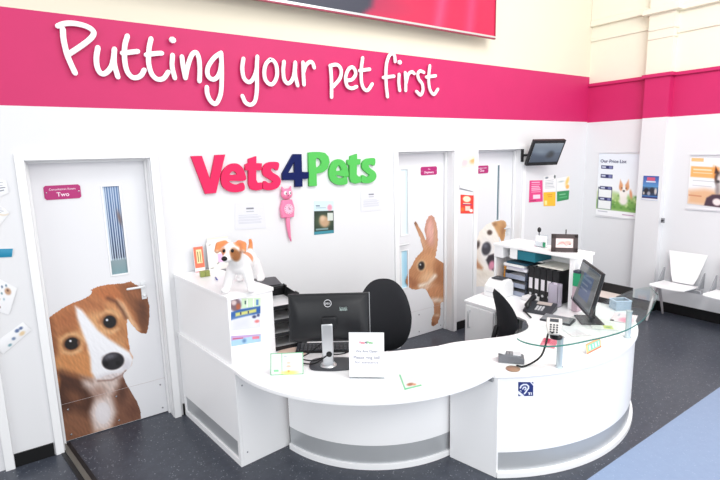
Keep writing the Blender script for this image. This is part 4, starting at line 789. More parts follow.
# ---- black ring binders
bproto = None; BL = [('leftmost', -1.175), ('second from left', -1.238), ('middle', -1.301), ('second from right', -1.364), ('rightmost', -1.427), ]
for k, (w_, y) in enumerate(BL):
    if bproto is None:
        t = thing('ring_binder', '', 'binder', (-2.615, y, H+.002), 0, 'black ring binders in the hutch')
        b = MB().use(BLACK); b.b2((-.14, -.029, 0), (.10, -.026, .305)); b.b2((-.14, .026, 0), (.10, .029, .305)); b.b2((-.142, -.029, 0), (-.138, .029, .305)); b.build('cover', smooth=0, parent=t)
        b = MB().use(PAPER); b.b2((-.135, -.022, .01), (.085, .022, .295)); b.build('pages', smooth=0, parent=t)
        b = MB().use(mat('spine_label', (226, 222, 228), .6)); b.b2((-.1435, -.018, .10), (-.1425, .018, .20)); b.build('spine_label', smooth=0, parent=t)
        b = MB().use(SILVER).lathe([(.009, 0), (.012, 0), (.012, .002), (.009, .002)], n=14, M=Matrix(((0, 0, -1, -.142), (0, 1, 0, 0), (1, 0, 0, .05), (0, 0, 0, 1)))); b.build('finger_ring', parent=t); bproto = t
    else: t = copy_tree(bproto); t.location = (-2.615, y, H+.002)
    t['label'] = 'black ring binder with white spine label, %s of five in the hutch' % w_
# clear lilac file standing in front
t = thing('magazine_file', 'clear pale lilac file holder standing in front of the black binders', 'file holder', (-2.79, -1.45, H+.002))
LIL = mat('clear_lilac_plastic', (236, 230, 244), .25, trans=.5)
b = MB().use(LIL); b.b2((-.035, -.045, 0), (.035, -.042, .2)); b.b2((-.035, .042, 0), (.035, .045, .2)); b.b2((-.035, -.045, 0), (-.032, .045, .2)); b.b2((-.035, -.045, 0), (.035, .045, .004)); b.b2((.032, -.045, 0), (.035, .045, .2)); b.build('holder', smooth=0, parent=t)
b = MB().use(mat('lilac_papers', (206, 186, 214), .6)); b.b2((-.025, -.036, .005), (.022, .036, .17)); b.use(mat('plum_paper', (140, 90, 150), .6)); b.b2((-.028, -.03, .005), (-.0255, .03, .06)); b.build('papers_inside', smooth=0, parent=t)
tag(MB().use(mat('white_stack', (234, 232, 232), .7)).box((-2.80, -1.21, H+.02), (.1, .12, .036)).build('note_box', bevel=.003), 'small white note block on the desk before the binders', 'note block')
# items at the right side of the hutch
for k, (c_, nm, z0_, z1_, lab) in enumerate((((44, 160, 112), 'green_folder', .92, 1.03, 'green folder beyond the right side of the hutch'), ((60, 66, 82), 'dark_book', 1.032, 1.052, 'dark book on the green folder beside the hutch'), ((202, 180, 190), 'pink_folder', H+.003, .918, 'pink box file under the green folder beside the hutch'))):
    tag(MB().use(mat(nm+'_m', c_, .5)).b2((-2.80, -1.675+.006*k, z0_), (-2.735, -1.612, z1_)).build(nm, bevel=.002), lab, 'folder')
# ---- on top of the hutch
ft = HT+.001
M = Matrix.Translation((-2.685, -1.45, ft+.003)) @ Matrix.Rotation(math.radians(-52), 4, 'Z') @ Matrix.Rotation(math.radians(-10), 4, 'X')
root = thing('photo_frame', 'dark wooden picture frame with a small pink print on the hutch', 'picture frame', (-2.70, -1.43, ft))
BR = mat('dark_wood_frame', (66, 54, 54), .4)
b = MB().use(BR); fw, fh, bd = .215, .155, .037
b.box((0, 0, bd/2), (fw, .016, bd), M); b.box((0, 0, fh-bd/2), (fw, .016, bd), M); b.box((-fw/2+bd/2, 0, fh/2), (bd, .016, fh), M); b.box((fw/2-bd/2, 0, fh/2), (bd, .016, fh), M); b.box((0, .006, fh/2), (fw-.02, .004, fh-.02), M)
b.box((0, .045, .055), (.04, .004, .11), M @ Matrix.Rotation(math.radians(0), 4, 'X'))
world_child(b.build('frame', bevel=.002), root)
c4 = [M @ Vector(p) for p in ((-fw/2+bd, .0, fh-bd), (fw/2-bd, .0, fh-bd), (fw/2-bd, .0, bd), (-fw/2+bd, .0, bd))]
sheet('print', c4, (244, 222, 220), [('e', .35, .5, .22, .2, -30, (232, 178, 172), .1), ('e', .7, .45, .2, .2, 20, (226, 170, 160), .1), ('l', [(.1, .7), (.4, .4), (.6, .75), (.85, .6)], .03, (180, 130, 130), .05), ('e', .82, .62, .04, .08, 0, (110, 90, 90), .03)], 30, 24, .001, parent=root)
tag(MB().use(PAPER).box((-2.57, -.93, ft+.008), (.20, .26, .016), Matrix.Identity(4)).build('paper_pile', bevel=.001), 'low white pile of papers on top of the hutch at its left', 'papers')
t = thing('leaflet_holder', 'clear holder of white leaflets on top of the hutch', 'leaflet holder', (-2.62, -1.17, ft))
b = MB().use(ACRYL); b.b2((-.02, -.055, 0), (.03, .055, .004)); b.b2((.026, -.055, 0), (.03, .055, .11)); b.b2((-.02, -.055, 0), (-.017, .055, .05)); b.build('holder', smooth=0, parent=t)
b = MB().use(PAPER); b.b2((-.012, -.05, .005), (.02, .05, .10)); b.use(GREENC); b.b2((-.016, -.058, .005), (-.0135, -.03, .05)); b.build('leaflets', smooth=0, parent=t)
t = thing('desk_lamp', 'thin black antenna standing behind the picture frame', 'antenna', (-2.53, -1.36, ft)); t.name = 'antenna'
MB().use(BLACKM).lathe([(.012, 0), (.012, .01), (.0045, .015), (.0045, .17), (.002, .175)], n=10).build('mast', parent=t); MB().use(DGREY).box((0, 0, .012), (.06, .06, .02)).build('foot', bevel=.003, parent=t)
t = thing('camera_stand', 'small black webcam on a stand behind the hutch top', 'webcam', (-2.48, -1.05, ft+.0)); t.name = 'webcam'
MB().use(BLACKM).lathe([(.022, 0), (.022, .006), (.004, .01), (.004, .11)], n=12).build('stem', parent=t); MB().use(BLACK).ball((0, 0, .13), (.018, .018, .026)).build('webcam_head', parent=t)
t = thing('small_plant', 'tiny dark green potted plant left of the picture frame', 'plant', (-2.62, -1.30, ft)); MB().use(WPLAST).lathe([(.012, 0), (.018, .03), (.015, .03)], n=12).build('pot', parent=t)
b = MB().use(mat('leaf_green', (70, 96, 74), .6))
for k in range(9): a = k*2.4; b.tube([(0, 0, .028), (.010*math.cos(a), .010*math.sin(a), .05), (.018*math.cos(a), .018*math.sin(a), .065+.004*(k % 3))], [.003, .005, .001], n=6, cap=False)
b.build('leaves', parent=t)

# ================================================================== MONITORS, KEYBOARDS, PHONE
def keyboard(label, x, y, rz, L_, D_, m=BLACK, km=DGREY):
    t = thing('keyboard', label, 'keyboard', (x, y, H+.001), rz)
    b = MB().use(m).prism([(-D_/2, 0), (D_/2, 0), (D_/2, .022), (-D_/2, .012)], -L_/2, L_/2, Matrix(((0, 0, 1, 0), (1, 0, 0, 0), (0, 1, 0, 0), (0, 0, 0, 1)))); b.build('base', bevel=.002, parent=t)
    k = MB().use(km)
    for r in range(5):
        yy = -D_/2+.015+r*(D_-.03)/4.6; zt_ = .013+.009*(yy+D_/2)/D_
        for c in range(16):
            xx = -L_/2+.014+c*(L_-.028)/15.; w_ = (L_-.028)/15*.8
            if r == 0 and 4 < c < 10: w_ *= 1.24
            k.box((xx, yy, zt_+.006), (w_, (D_-.03)/4.6*.8, .008), taper=.85)
    k.build('keys', smooth=0, parent=t); return t
# desk monitor seen from behind
rt = Vector((.822, -.569, 0)); nb = Vector((-.569, -.822, 0))   # nb: towards the public side
mc = Vector((-5.045, -1.30, 0)); root = thing('monitor', 'black desktop monitor seen from behind with silver stand on the curved desk', 'monitor', (mc.x, mc.y, H+.001), 0)
ps = flat(331, 371, H)
MM = Matrix(((rt.x, -nb.x, 0, ps.x-nb.x*.07), (rt.y, -nb.y, 0, ps.y-nb.y*.07), (0, 0, 1, H+.001), (0, 0, 0, 1)))   # local x right in picture, y away from public, z up
MS = MM @ Matrix.Translation((-.008, .06, .308)) @ Matrix.Rotation(math.radians(-6), 4, 'X')
w_, h_ = .525, .315
cu = MB().use(BLACK)
cu.box((0, .012, 0), (w_, .02, h_), MS)
cu.add([MS @ Vector(p) for p in ((-w_/2+.01, .002, -h_/2+.01), (w_/2-.01, .002, -h_/2+.01), (w_/2-.01, .002, h_/2-.01), (-w_/2+.01, .002, h_/2-.01), (-w_/2+.07, -.03, -h_/2+.05), (w_/2-.07, -.03, -h_/2+.05), (w_/2-.07, -.03, h_/2-.06), (-w_/2+.07, -.03, h_/2-.06))], [(3, 2, 1, 0), (4, 5, 6, 7), (0, 1, 5, 4), (1, 2, 6, 5), (2, 3, 7, 6), (3, 0, 4, 7)])
world_child(cu.build('casing', bevel=.004), root)
rim = MB().use(SILVER); rim.box((w_/2+.001, .012, 0), (.003, .02, h_), MS); world_child(rim.build('silver_rim', smooth=0), root)
world_child(MB().use(BLACKM).box((0, .0235, .006), (w_-.03, .002, h_-.05), MS).build('screen', smooth=0), root)
lg = MB().use(LGREY); Mr = MS @ Matrix(((1, 0, 0, -.005), (0, 0, -1, -.031), (0, 1, 0, .10), (0, 0, 0, 1)))
N = 28
lg.prism2([(.0245*math.cos(2*PI*i/N), .0245*math.sin(2*PI*i/N)) for i in range(N+1)], [(.021*math.cos(2*PI*i/N), .021*math.sin(2*PI*i/N)) for i in range(N+1)], 0, 1)
lg.v = [tuple(Mr @ Vector((v[0], v[1], v[2]*.0015))) for v in lg.v]; world_child(lg.build('logo_ring', smooth=0), root)
o = text_mesh('logo_text', 'DELL', MS @ Vector((-.022, -.0315, .094)), MS.to_3x3() @ Vector((1, 0, 0)), MS.to_3x3() @ Vector((0, 0, 1)), .034, LGREY, .0006, parent=root, bold=.02)
world_child(MB().use(mat('pale_sticker', (206, 226, 222), .5)).box((.095, -.029, .062), (.05, .002, .024), MS).build('sticker', smooth=0), root)
world_child(MB().use(SILVER).prism([(-.036, 0), (.036, 0), (.036, .285), (-.036, .285)], -.006, .006, MM @ Matrix.Translation((-.02, .0, .0)) @ Matrix.Rotation(PI/2, 4, 'X')).build('stand_neck', bevel=.006), root)
world_child(MB().use(BLACK).box((-.005, .018, .292), (.09, .03, .07), MM).build('stand_joint', bevel=.006), root)
ring = MB().use(BLACKM).lathe([(.001, 0), (.019, 0), (.019, .003), (.001, .003)], n=18, M=MM @ Matrix(((1, 0, 0, -.012), (0, 0, -1, -.006), (0, 1, 0, .085), (0, 0, 0, 1)))); world_child(ring.build('cable_hole'), root)
world_child(MB().use(SILVER).lathe([(.05, 0), (.055, .003), (.045, .014), (.036, .016)], (-.02+.0, 0, .008), 28, M=MM).build('stand_collar'), root)
world_child(MB().use(DGREY).prism([(p[0], p[1]) for p in smoothpts([(-.135, -.04), (-.04, -.075), (.06, -.075), (.14, -.045), (.135, .10), (0, .125), (-.13, .10)], 5, True)], 0, .009, MM).build('stand_base', bevel=.003), root)
for i, pts in enumerate([[(-.012, .004, .085), (-.07, -.02, .05), (-.12, -.0, .02), (-.19, .03, .012), (-.22, .06, .03), (-.15, .08, .06), (-.05, .07, .14)], [(.13, .04, .2), (.16, .06, .12), (.12, .10, .06), (.05, .12, .03), (-.05, .13, .03)], [(-.02, 0, .08), (-.1, .02, .035), (-.17, .06, .02), (-.25, .13, .012)]]):
    world_child(MB().use(BLACKM).tube([MM @ Vector(tuple(p)) for p in smoothpts(pts, 5)], .0045, n=7).build('cable'), root)
kb = flat(322, 352, H); keyboard('black keyboard behind the black monitor on the curved desk', kb.x+.06, kb.y+.02, math.atan2(rt.y, rt.x), .44, .14)
# webcam-like black headset stand behind monitor at left
q = flat(311, 350, H+.0); t = thing('computer_mouse', 'small black computer mouse left of the keyboard behind the monitor', 'mouse', (q.x+.0, q.y+.16, H+.001), .7)
MB().use(BLACK).ball((0, 0, .012), (.032, .055, .02)).build('mouse_body', parent=t); MB().use(GREY).box((0, -.03, .031), (.006, .016, .005)).build('scroll_wheel', bevel=.001, parent=t)
# letter trays, black, by the tall counter
for k in range(4):
    zc = H+.003+k*.098
    if k == 0:
        p1 = thing('document_tray', '', 'letter tray', (-5.065, -.70, zc), math.radians(-6), 'black document trays beside the tall counter')
        b = MB().use(BLACK); b.b2((-.11, -.16, 0), (.11, .17, .005)); b.b2((-.11, -.16, .0), (-.105, .17, .085)); b.b2((.105, -.16, 0), (.11, .17, .085)); b.b2((-.105, .165, 0), (.105, .17, .085)); b.b2((-.105, -.16, .005), (.105, -.156, .03))
        for x in (-.104, .104):
            for y in (-.12, .13): b.b2((x-.006, y-.03, .0), (x+.006, y+.03, .0975))
        b.build('tray_shell', bevel=.002, parent=p1); b = MB().use(PAPER); b.b2((-.10, -.13, .006), (.10, .15, .014)); b.build('papers_inside', smooth=0, parent=p1); c = p1
    else: c = copy_tree(p1); c.location = (-5.065+.003*k, -.70, zc)
    c['label'] = 'black document tray beside the tall counter, %s of the four' % ['lowest', 'second from bottom', 'third from bottom', 'topmost'][k]
q = (-5.05, -.62); t = thing('flat_scanner', 'flat black device lying on top of the document trays', 'scanner', (-5.07, -.52, H+.003+3*.098+.1), math.radians(-14))
MB().use(BLACK).box((0, 0, .012), (.22, .28, .022)).build('scanner_body', bevel=.006, parent=t); MB().use(DGREY).box((0, 0, .026), (.19, .25, .004)).build('scanner_lid', bevel=.002, parent=t)
for i, (px, py, ang, lab) in enumerate(((303, 343, 10, 'loose white papers on the curved desk by the document trays'), (293, 352, 40, 'loose peach-topped paper left of the monitor'))):
    q = flat(px, py, H+.001); tag(MB().use(mat('loose_paper_%d' % i, ((238, 238, 240), (236, 206, 190))[i], .7)).box((0, 0, .002), (.15, .2, .003), Matrix.Translation((q.x, q.y, H+.001)) @ Matrix.Rotation(math.radians(ang), 4, 'Z')).build('loose_paper', smooth=0), lab, 'papers')
# acrylic sign on the curved desk
s0, s1 = flat(349.5, 378.5, H+.001), flat(384.5, 379, H+.001); sd = (s1-s0); sd.z = 0; L_ = sd.length; sd.normalize(); bk_ = Vector((-sd.y, sd.x, 0))*1.0
if bk_.y < 0: bk_ = -bk_
zt_ = .285; t = thing('desk_sign', 'white printed notice in a clear stand on the curved desk', 'desk sign', s0+sd*L_/2)
upv = (Vector((0, 0, 1))*math.cos(.12)+bk_*math.sin(.12)); 
c4 = [s0+upv*zt_, s0+sd*L_+upv*zt_, s0+sd*L_+upv*.012, s0+upv*.012]; nv = sd.cross(upv).normalized()
sheet('notice_sheet', c4, (240, 240, 244), [('r', .2, .8, .9, .815, (226, 228, 232))], 30, 40, .001, parent=t)
def sgn(txt, v, wdt, m, bold=.0): return text_mesh('notice_text', txt, s0+sd*(L_/2-wdt/2)+upv*(zt_*(1-v))+nv*.001, sd, upv, wdt, m, .0004, parent=t, bold=bold)
GT = mat('grey_print', (150, 152, 164), .6)
lw = .085
a = text_mesh('notice_logo', 'Vets', s0+sd*(L_/2-.045)+upv*(zt_*.76)+nv*.001, sd, upv, .034, LCOL['pink'], .0004, parent=t, bold=.02)
a = text_mesh('notice_logo', '4', s0+sd*(L_/2-.009)+upv*(zt_*.76)+nv*.001, sd, upv, .011, LCOL['navy'], .0004, parent=t, bold=.03)
a = text_mesh('notice_logo', 'Pets', s0+sd*(L_/2+.004)+upv*(zt_*.76)+nv*.001, sd, upv, .034, LCOL['green'], .0004, parent=t, bold=.02)
sgn('We Are Open', .43, L_*.62, GT, .01); sgn('Please ring bell', .57, L_*.74, GT, .01); sgn('for assistance', .67, L_*.66, GT)
f = MB().use(ACRYL); 
f.add([s0-nv*.002+upv*0, s0+sd*L_-nv*.002, s0+sd*L_-nv*.002+upv*zt_, s0-nv*.002+upv*zt_, s0-nv*.005, s0+sd*L_-nv*.005, s0+sd*L_-nv*.005+upv*zt_, s0-nv*.005+upv*zt_], [(0, 1, 2, 3), (7, 6, 5, 4), (0, 4, 5, 1), (1, 5, 6, 2), (2, 6, 7, 3), (3, 7, 4, 0)])
f.add([s0+bk_*.0, s0+sd*L_, s0+sd*L_+bk_*.07, s0+bk_*.07, s0+Vector((0, 0, .003)), s0+sd*L_+Vector((0, 0, .003)), s0+sd*L_+bk_*.07+Vector((0, 0, .003)), s0+bk_*.07+Vector((0, 0, .003))], [(0, 1, 2, 3), (7, 6, 5, 4), (0, 4, 5, 1), (1, 5, 6, 2), (2, 6, 7, 3), (3, 7, 4, 0)])
world_child(f.build('acrylic_stand', smooth=0), t)
# green-bordered card standing on the desk
g0, g1 = flat(270.5, 375.5, H+.001), flat(303.5, 374.2, H+.001); gd = g1-g0; gd.z = 0
gb = Vector((-gd.y, gd.x, 0)).normalized(); gu = Vector((0, 0, 1))*math.cos(.35)+gb*math.sin(.35); gh = .135
GB = (84, 170, 118)
o = sheet('leaflet_stand', [g0+gu*gh, g0+gd+gu*gh, g0+gd+gu*.0, g0+gu*.0], (222, 226, 222),
          [('r', 0, 0, 1, .04, GB), ('r', 0, .96, 1, 1, GB), ('r', 0, 0, .022, 1, GB), ('r', .978, 0, 1, 1, GB), ('r', .335, 0, .355, 1, GB), ('r', .1, .75, .25, .85, (130, 200, 150)), ('r', .08, .2, .28, .24, (200, 210, 206)), ('r', .08, .4, .28, .44, (206, 214, 210)), ('e', .55, .46, .06, .05, 0, (240, 190, 170), .03), ('e', .55, .62, .07, .05, 0, (238, 180, 160), .03), ('e', .58, .9, .25, .09, 0, (240, 240, 120), .06), ('e', .55, .85, .04, .06, 0, (200, 160, 90), .03), ('r', .4, .12, .5, .2, (190, 196, 200))], 100, 70, .003)
tag(o, 'white leaflet with green border leaning on the curved desk', 'leaflet')
b = MB().use(ACRYL); q0 = g0+gd*.45; b.tube([q0+gb*.004+gu*.08, q0+gb*.075+Vector((0, 0, .002))], .003, n=6); 
# small leaflet lying on the curved desk
q = [flat(x, y, H+.003) for x, y in ((398.8, 374.5), (417.6, 372), (422, 385.8), (404.6, 390.2))]
o = sheet('leaflet', q, (226, 228, 228), [('r', 0, 0, .1, 1, (120, 200, 150)), ('r', 0, .88, 1, 1, (120, 200, 150)), ('e', .4, .74, .18, .09, 0, (168, 110, 80), .05), ('e', .62, .8, .1, .06, 0, (214, 150, 110), .04)]+lines(.3, .9, .15, .5, 4, (206, 208, 214)), 30, 34, .0015); tag(o, 'small green-edged leaflet lying flat on the curved desk', 'leaflet')
# card terminal in its cradle at the front
q = flat(511, 361, H+.002); M = Matrix.Translation(q) @ Matrix.Rotation(math.radians(-50), 4, 'Z')
t = thing('card_terminal', 'grey card payment terminal lying near the front edge of the rounded desk', 'card terminal', q)
b = MB().use(mat('mid_grey_plastic', (112, 114, 120), .4)).prism([(-.08, 0), (.08, 0), (.08, .035), (.03, .052), (-.06, .052), (-.08, .04)], -.042, .042, M @ Matrix.Rotation(PI/2, 4, 'X')); world_child(b.build('casing', bevel=.005), t)
b = MB().use(LGREY).box((.035, 0, .052), (.05, .06, .008), M); world_child(b.build('terminal_display', bevel=.002), t)
b = MB().use(GREY)
for i in range(4):
    for j in range(3): b.box((-.055+i*.018, -.02+j*.02, .0545), (.012, .014, .006), M)
world_child(b.build('keypad', smooth=0), t)
b = MB().use(mat('white_receipt', (238, 238, 238), .6)).box((-.078, .0, .052), (.055, .06, .03), M @ Matrix.Rotation(.25, 4, 'Y')); world_child(b.build('receipt_cover', bevel=.006), t)
q = flat(513, 369, H+.002); tag(MB().use(mat('bronze_disc', (170, 140, 118), .3, metal=.4)).lathe([(.001, 0), (.042, 0), (.044, .004), (.02, .008), (.001, .010)], q, 24).build('coaster'), 'small bronze round disc beside the card terminal', 'coaster')
# upright terminal on stand with black cord
q = flat(556, 343, H+.001); q = flat(555.5, 345, H+.001)
qq = flat(556, 338, ZG+.006); t = thing('card_reader', 'white-keyed card reader tilted on a black stand behind the glass shelf edge', 'card reader', qq)
b = MB().use(BLACK).lathe([(.036, 0), (.038, .012), (.022, .02), (.014, .035), (.014, .045)], qq, 20); world_child(b.build('stand'), t)
M = Matrix.Translation(qq+Vector((-.01, .01, .075))) @ Matrix.Rotation(math.radians(-58), 4, 'Z') @ Matrix.Rotation(math.radians(52), 4, 'X')
b = MB().use(mat('reader_body', (214, 210, 206), .35)).prism([(-.032, -.055), (.032, -.055), (.046, .0), (.044, .05), (-.044, .05), (-.046, .0)], -.012, .014, M); world_child(b.build('casing', bevel=.006), t)
b = MB().use(DGREY)
for i in range(4):
    for j in range(3): b.box((-.018+j*.018, -.042+i*.015, .016), (.010, .008, .005), M)
b.box((0, .032, .015), (.05, .02, .003), M); world_child(b.build('keypad', smooth=0), t)
cord = [qq+Vector((-.055, -.01, .05))]+[flat(*p) for p in ((548.5, 333, .93), (545.5, 345, .89), (541, 356, .78), (532, 363, .715), (523, 366.5, .708), (517, 365.5, .712))]
o = MB().use(BLACKM).tube([Vector(tuple(p)) for p in smoothpts([tuple(c) for c in cord], 6)], .006, n=8).build('cord'); tag(o, 'black cord from the card reader to the terminal on the rounded desk', 'cord')
# second monitor
mf = Vector((.69, .72, 0)).normalized(); nf = Vector((-.72, .69, 0)).normalized()   # mf along the screen away, nf where the screen faces
m0 = Vector((-2.95, -1.83, H+.001)); root = thing('monitor', 'black desktop monitor with lit screen turned sideways on the rounded desk', 'monitor', m0)
M2 = Matrix(((-mf.x, -nf.x, 0, m0.x), (-mf.y, -nf.y, 0, m0.y), (0, 0, 1, m0.z), (0, 0, 0, 1)))   # x along screen (far), y behind, z up
MS2 = M2 @ Matrix.Translation((-.045, .0, .268)) @ Matrix.Rotation(math.radians(-13), 4, 'X'); w_, h_ = .51, .355
cu = MB().use(BLACK).box((0, .010, 0), (w_, .022, h_), MS2)
cu.add([MS2 @ Vector(p) for p in ((-w_/2+.01, .02, -h_/2+.01), (w_/2-.01, .02, -h_/2+.01), (w_/2-.01, .02, h_/2-.01), (-w_/2+.01, .02, h_/2-.01), (-w_/2+.08, .055, -h_/2+.06), (w_/2-.08, .055, -h_/2+.06), (w_/2-.08, .055, h_/2-.06), (-w_/2+.08, .055, h_/2-.06))], [(3, 2, 1, 0), (4, 5, 6, 7), (0, 1, 5, 4), (1, 2, 6, 5), (2, 3, 7, 6), (3, 0, 4, 7)])
world_child(cu.build('casing', bevel=.003), root)
c4 = [MS2 @ Vector(p) for p in ((w_/2-.018, -.0025, h_/2-.018), (-w_/2+.018, -.0025, h_/2-.018), (-w_/2+.018, -.0025, -h_/2+.022), (w_/2-.018, -.0025, -h_/2+.022))]
c4 = [MS2 @ Vector(p) for p in ((-w_/2+.018, -.0025, h_/2-.018), (w_/2-.018, -.0025, h_/2-.018), (w_/2-.018, -.0025, -h_/2+.022), (-w_/2+.018, -.0025, -h_/2+.022))]
sheet('screen', c4, (112, 116, 118), [('r', 0, 0, 1, .05, (86, 92, 104)), ('r', .25, .2, .78, .8, (92, 108, 138)), ('r', .3, .28, .72, .36, (120, 136, 160)), ('r', .3, .45, .6, .48, (140, 150, 166)), ('r', .3, .55, .65, .58, (140, 150, 166)), ('r', 0, .95, 1, 1, (60, 66, 78))], 50, 34, .001, m=SCR, parent=root)
world_child(MB().use(BLACK).box((-.04, .06, .13), (.06, .03, .22), M2).build('stand_neck', bevel=.006), root)
world_child(MB().use(BLACK).box((-.02, .03, .006), (.22, .17, .011), M2).build('stand_base', bevel=.005), root)
kq = flat(559, 320.5, H); keyboard('small dark keyboard in front of the sideways monitor', kq.x-.02, kq.y-.0, math.radians(-75), .235, .14, DGREY, GREY)
# telephone
pq = flat(540, 311, H+.001); M = Matrix.Translation(pq) @ Matrix.Rotation(math.radians(-72), 4, 'Z'); t = thing('telephone', 'dark grey office telephone before the binders on the right desk', 'telephone', pq)
b = MB().use(DGREY).prism([(-.10, 0), (.10, 0), (.10, .06), (-.10, .022)], -.115, .115, M @ Matrix(((0, 0, 1, 0), (1, 0, 0, 0), (0, 1, 0, 0), (0, 0, 0, 1)))); world_child(b.build('base', bevel=.006), t)
MT_ = M @ Matrix.Translation((0, 0, .041)) @ Matrix.Rotation(math.atan2(.038, .2), 4, 'X')
b = MB().use(BLACK).tube([MT_ @ Vector(p) for p in ((-.08, -.08, .035), (-.08, -.05, .048), (-.08, .05, .048), (-.08, .08, .035))], [.026, .016, .016, .026], n=12); world_child(b.build('handset'), t)
b = MB().use(LGREY)
for i in range(4):
    for j in range(3): b.box((-.015+j*.024, -.07+i*.02, .004), (.016, .012, .006), MT_)
world_child(b.build('keypad', smooth=0), t)
world_child(MB().use(mat('phone_label', (190, 178, 172), .4)).box((.02, .055, .003), (.12, .05, .004), MT_).build('phone_display', smooth=0), t)
cc = [MT_ @ Vector((-.08, .085, .03))]
for k in range(80): a = k*.9; cc.append(Vector(pq)+Vector((-.13-.0013*k+.006*math.cos(a), .06-.0009*k*2+.0, .012+.006*math.sin(a))))
world_child(MB().use(BLACKM).tube(cc, .0025, n=5).build('coiled_cord'), t)
# black tray and blue bin at the far end
bq = Vector((-2.25, -1.60, H+.002)); t = thing('paper_tray', 'wide black open tray of papers behind the sideways monitor', 'tray', bq, 0)
b = MB().use(BLACK); b.b2((-.15, -.18, 0), (.13, .24, .006)); b.b2((-.15, -.18, 0), (-.14, .24, .05)); b.b2((.12, -.18, 0), (.13, .24, .115)); b.b2((-.14, -.18, 0), (.12, -.172, .085)); b.b2((-.14, .232, 0), (.12, .24, .075)); b.build('tray_shell', bevel=.002, parent=t)
b = MB().use(mat('taupe_paper', (206, 196, 190), .7)); b.b2((-.13, -.165, .007), (.11, .22, .035)); b.build('papers_inside', smooth=0, parent=t)
q = flat(623.5, 309.5, H+.002); t = thing('storage_tub', 'small translucent pale blue tub on the far end of the rounded desk', 'tub', (q.x, q.y+.03, H+.002), math.radians(-32))
b = MB().use(BLUEP); sx, sy, hh = .13, .10, .08
for (cx_, cy_, dx, dy) in ((0, -sy/2, sx, .004), (0, sy/2, sx, .004), (-sx/2, 0, .004, sy), (sx/2, 0, .004, sy)): b.box((cx_, cy_, hh/2), (dx, dy, hh))
b.box((0, 0, .003), (sx, sy, .006)); b.build('tub_body', smooth=0, parent=t); b = MB().use(mat('tub_rim', (196, 214, 234), .3))
for (cx_, cy_, dx, dy) in ((0, -sy/2, sx+.012, .01), (0, sy/2, sx+.012, .01), (-sx/2, 0, .01, sy+.012), (sx/2, 0, .01, sy+.012)): b.box((cx_, cy_, hh), (dx, dy, .006))
b.build('rim', bevel=.001, parent=t)
# papers under the glass
for px, py, ang, cl, lab, L2, W2 in ((603, 324, 38, (240, 240, 236), 'white sheet with green and yellow patches beneath the glass shelf', .26, .19), (624, 318, 20, (244, 226, 232), 'white paper with pink patch lying under the right end of the glass', .24, .17), (575, 331, 60, (236, 236, 240), 'plain white sheet lying behind the glass shelf post', .2, .15)):
    q = flat(px, py, H+.004); M = Matrix.Translation(q) @ Matrix.Rotation(math.radians(ang), 4, 'Z')
    c4 = [M @ Vector(p) for p in ((-L2/2, W2/2, 0), (L2/2, W2/2, 0), (L2/2, -W2/2, 0), (-L2/2, -W2/2, 0))]
    shp = {603: [('r', .1, .45, .4, .8, (214, 222, 120)), ('r', .15, .55, .3, .7, (150, 190, 110)), ('r', .5, .1, .95, .14, (90, 90, 96))], 624: [('e', .3, .6, .25, .25, 0, (238, 150, 176), .15), ('r', .6, .2, .9, .3, (190, 190, 200))], 575: lines(.1, .9, .2, .8, 5, (210, 212, 218))}[px]
    o = sheet('paper_sheet', c4, cl, shp, 30, 24, .001); tag(o, lab, 'paper')
q = flat(553, 343.5, H+.004); M = Matrix.Translation(flat(549, 343, H+.004)) @ Matrix.Rotation(math.radians(25), 4, 'Z'); c4 = [M @ Vector(p) for p in ((-.09, .05, 0), (.09, .05, 0), (.09, -.05, 0), (-.09, -.05, 0))]
tag(sheet('leaflet', c4, (226, 120, 140), [('r', .5, .1, .95, .5, (190, 40, 80)), ('e', .2, .5, .15, .3, 0, (246, 200, 206), .1)], 20, 16, .001), 'pink and red leaflet lying beside the front glass post', 'leaflet')
# standing tent card orange/green under the glass
q0, q1 = flat(587, 354.5, H+.002), flat(601.5, 347, H+.002); up3 = Vector((0, 0, .062)); bo = Vector((.01, .02, 0))
o = sheet('tent_card', [q0+up3+bo, q1+up3+bo, q1, q0], (238, 168, 120), [('r', .12, .2, .95, .8, (120, 206, 176)), ('r', .2, .3, .3, .7, (230, 245, 238)), ('r', .42, .3, .5, .7, (230, 245, 238)), ('r', .62, .3, .7, .7, (230, 245, 238)), ('r', .8, .3, .88, .7, (230, 245, 238)), ('r', 0, .88, 1, 1, (226, 110, 90)), ('p', [(0, .2), (.1, .1), (.1, .9), (0, .9)], (244, 196, 130), .02)], 30, 20, .0015); tag(o, 'small orange and green tent card standing beneath the glass shelf', 'tent card')
tag(MB().use(SILVER).b2((-3.06, -2.17, ZG+.006), (-2.98, -2.14, ZG+.012)).build('pen', bevel=.002), 'short silver pen lying on the glass shelf', 'pen') if False else None

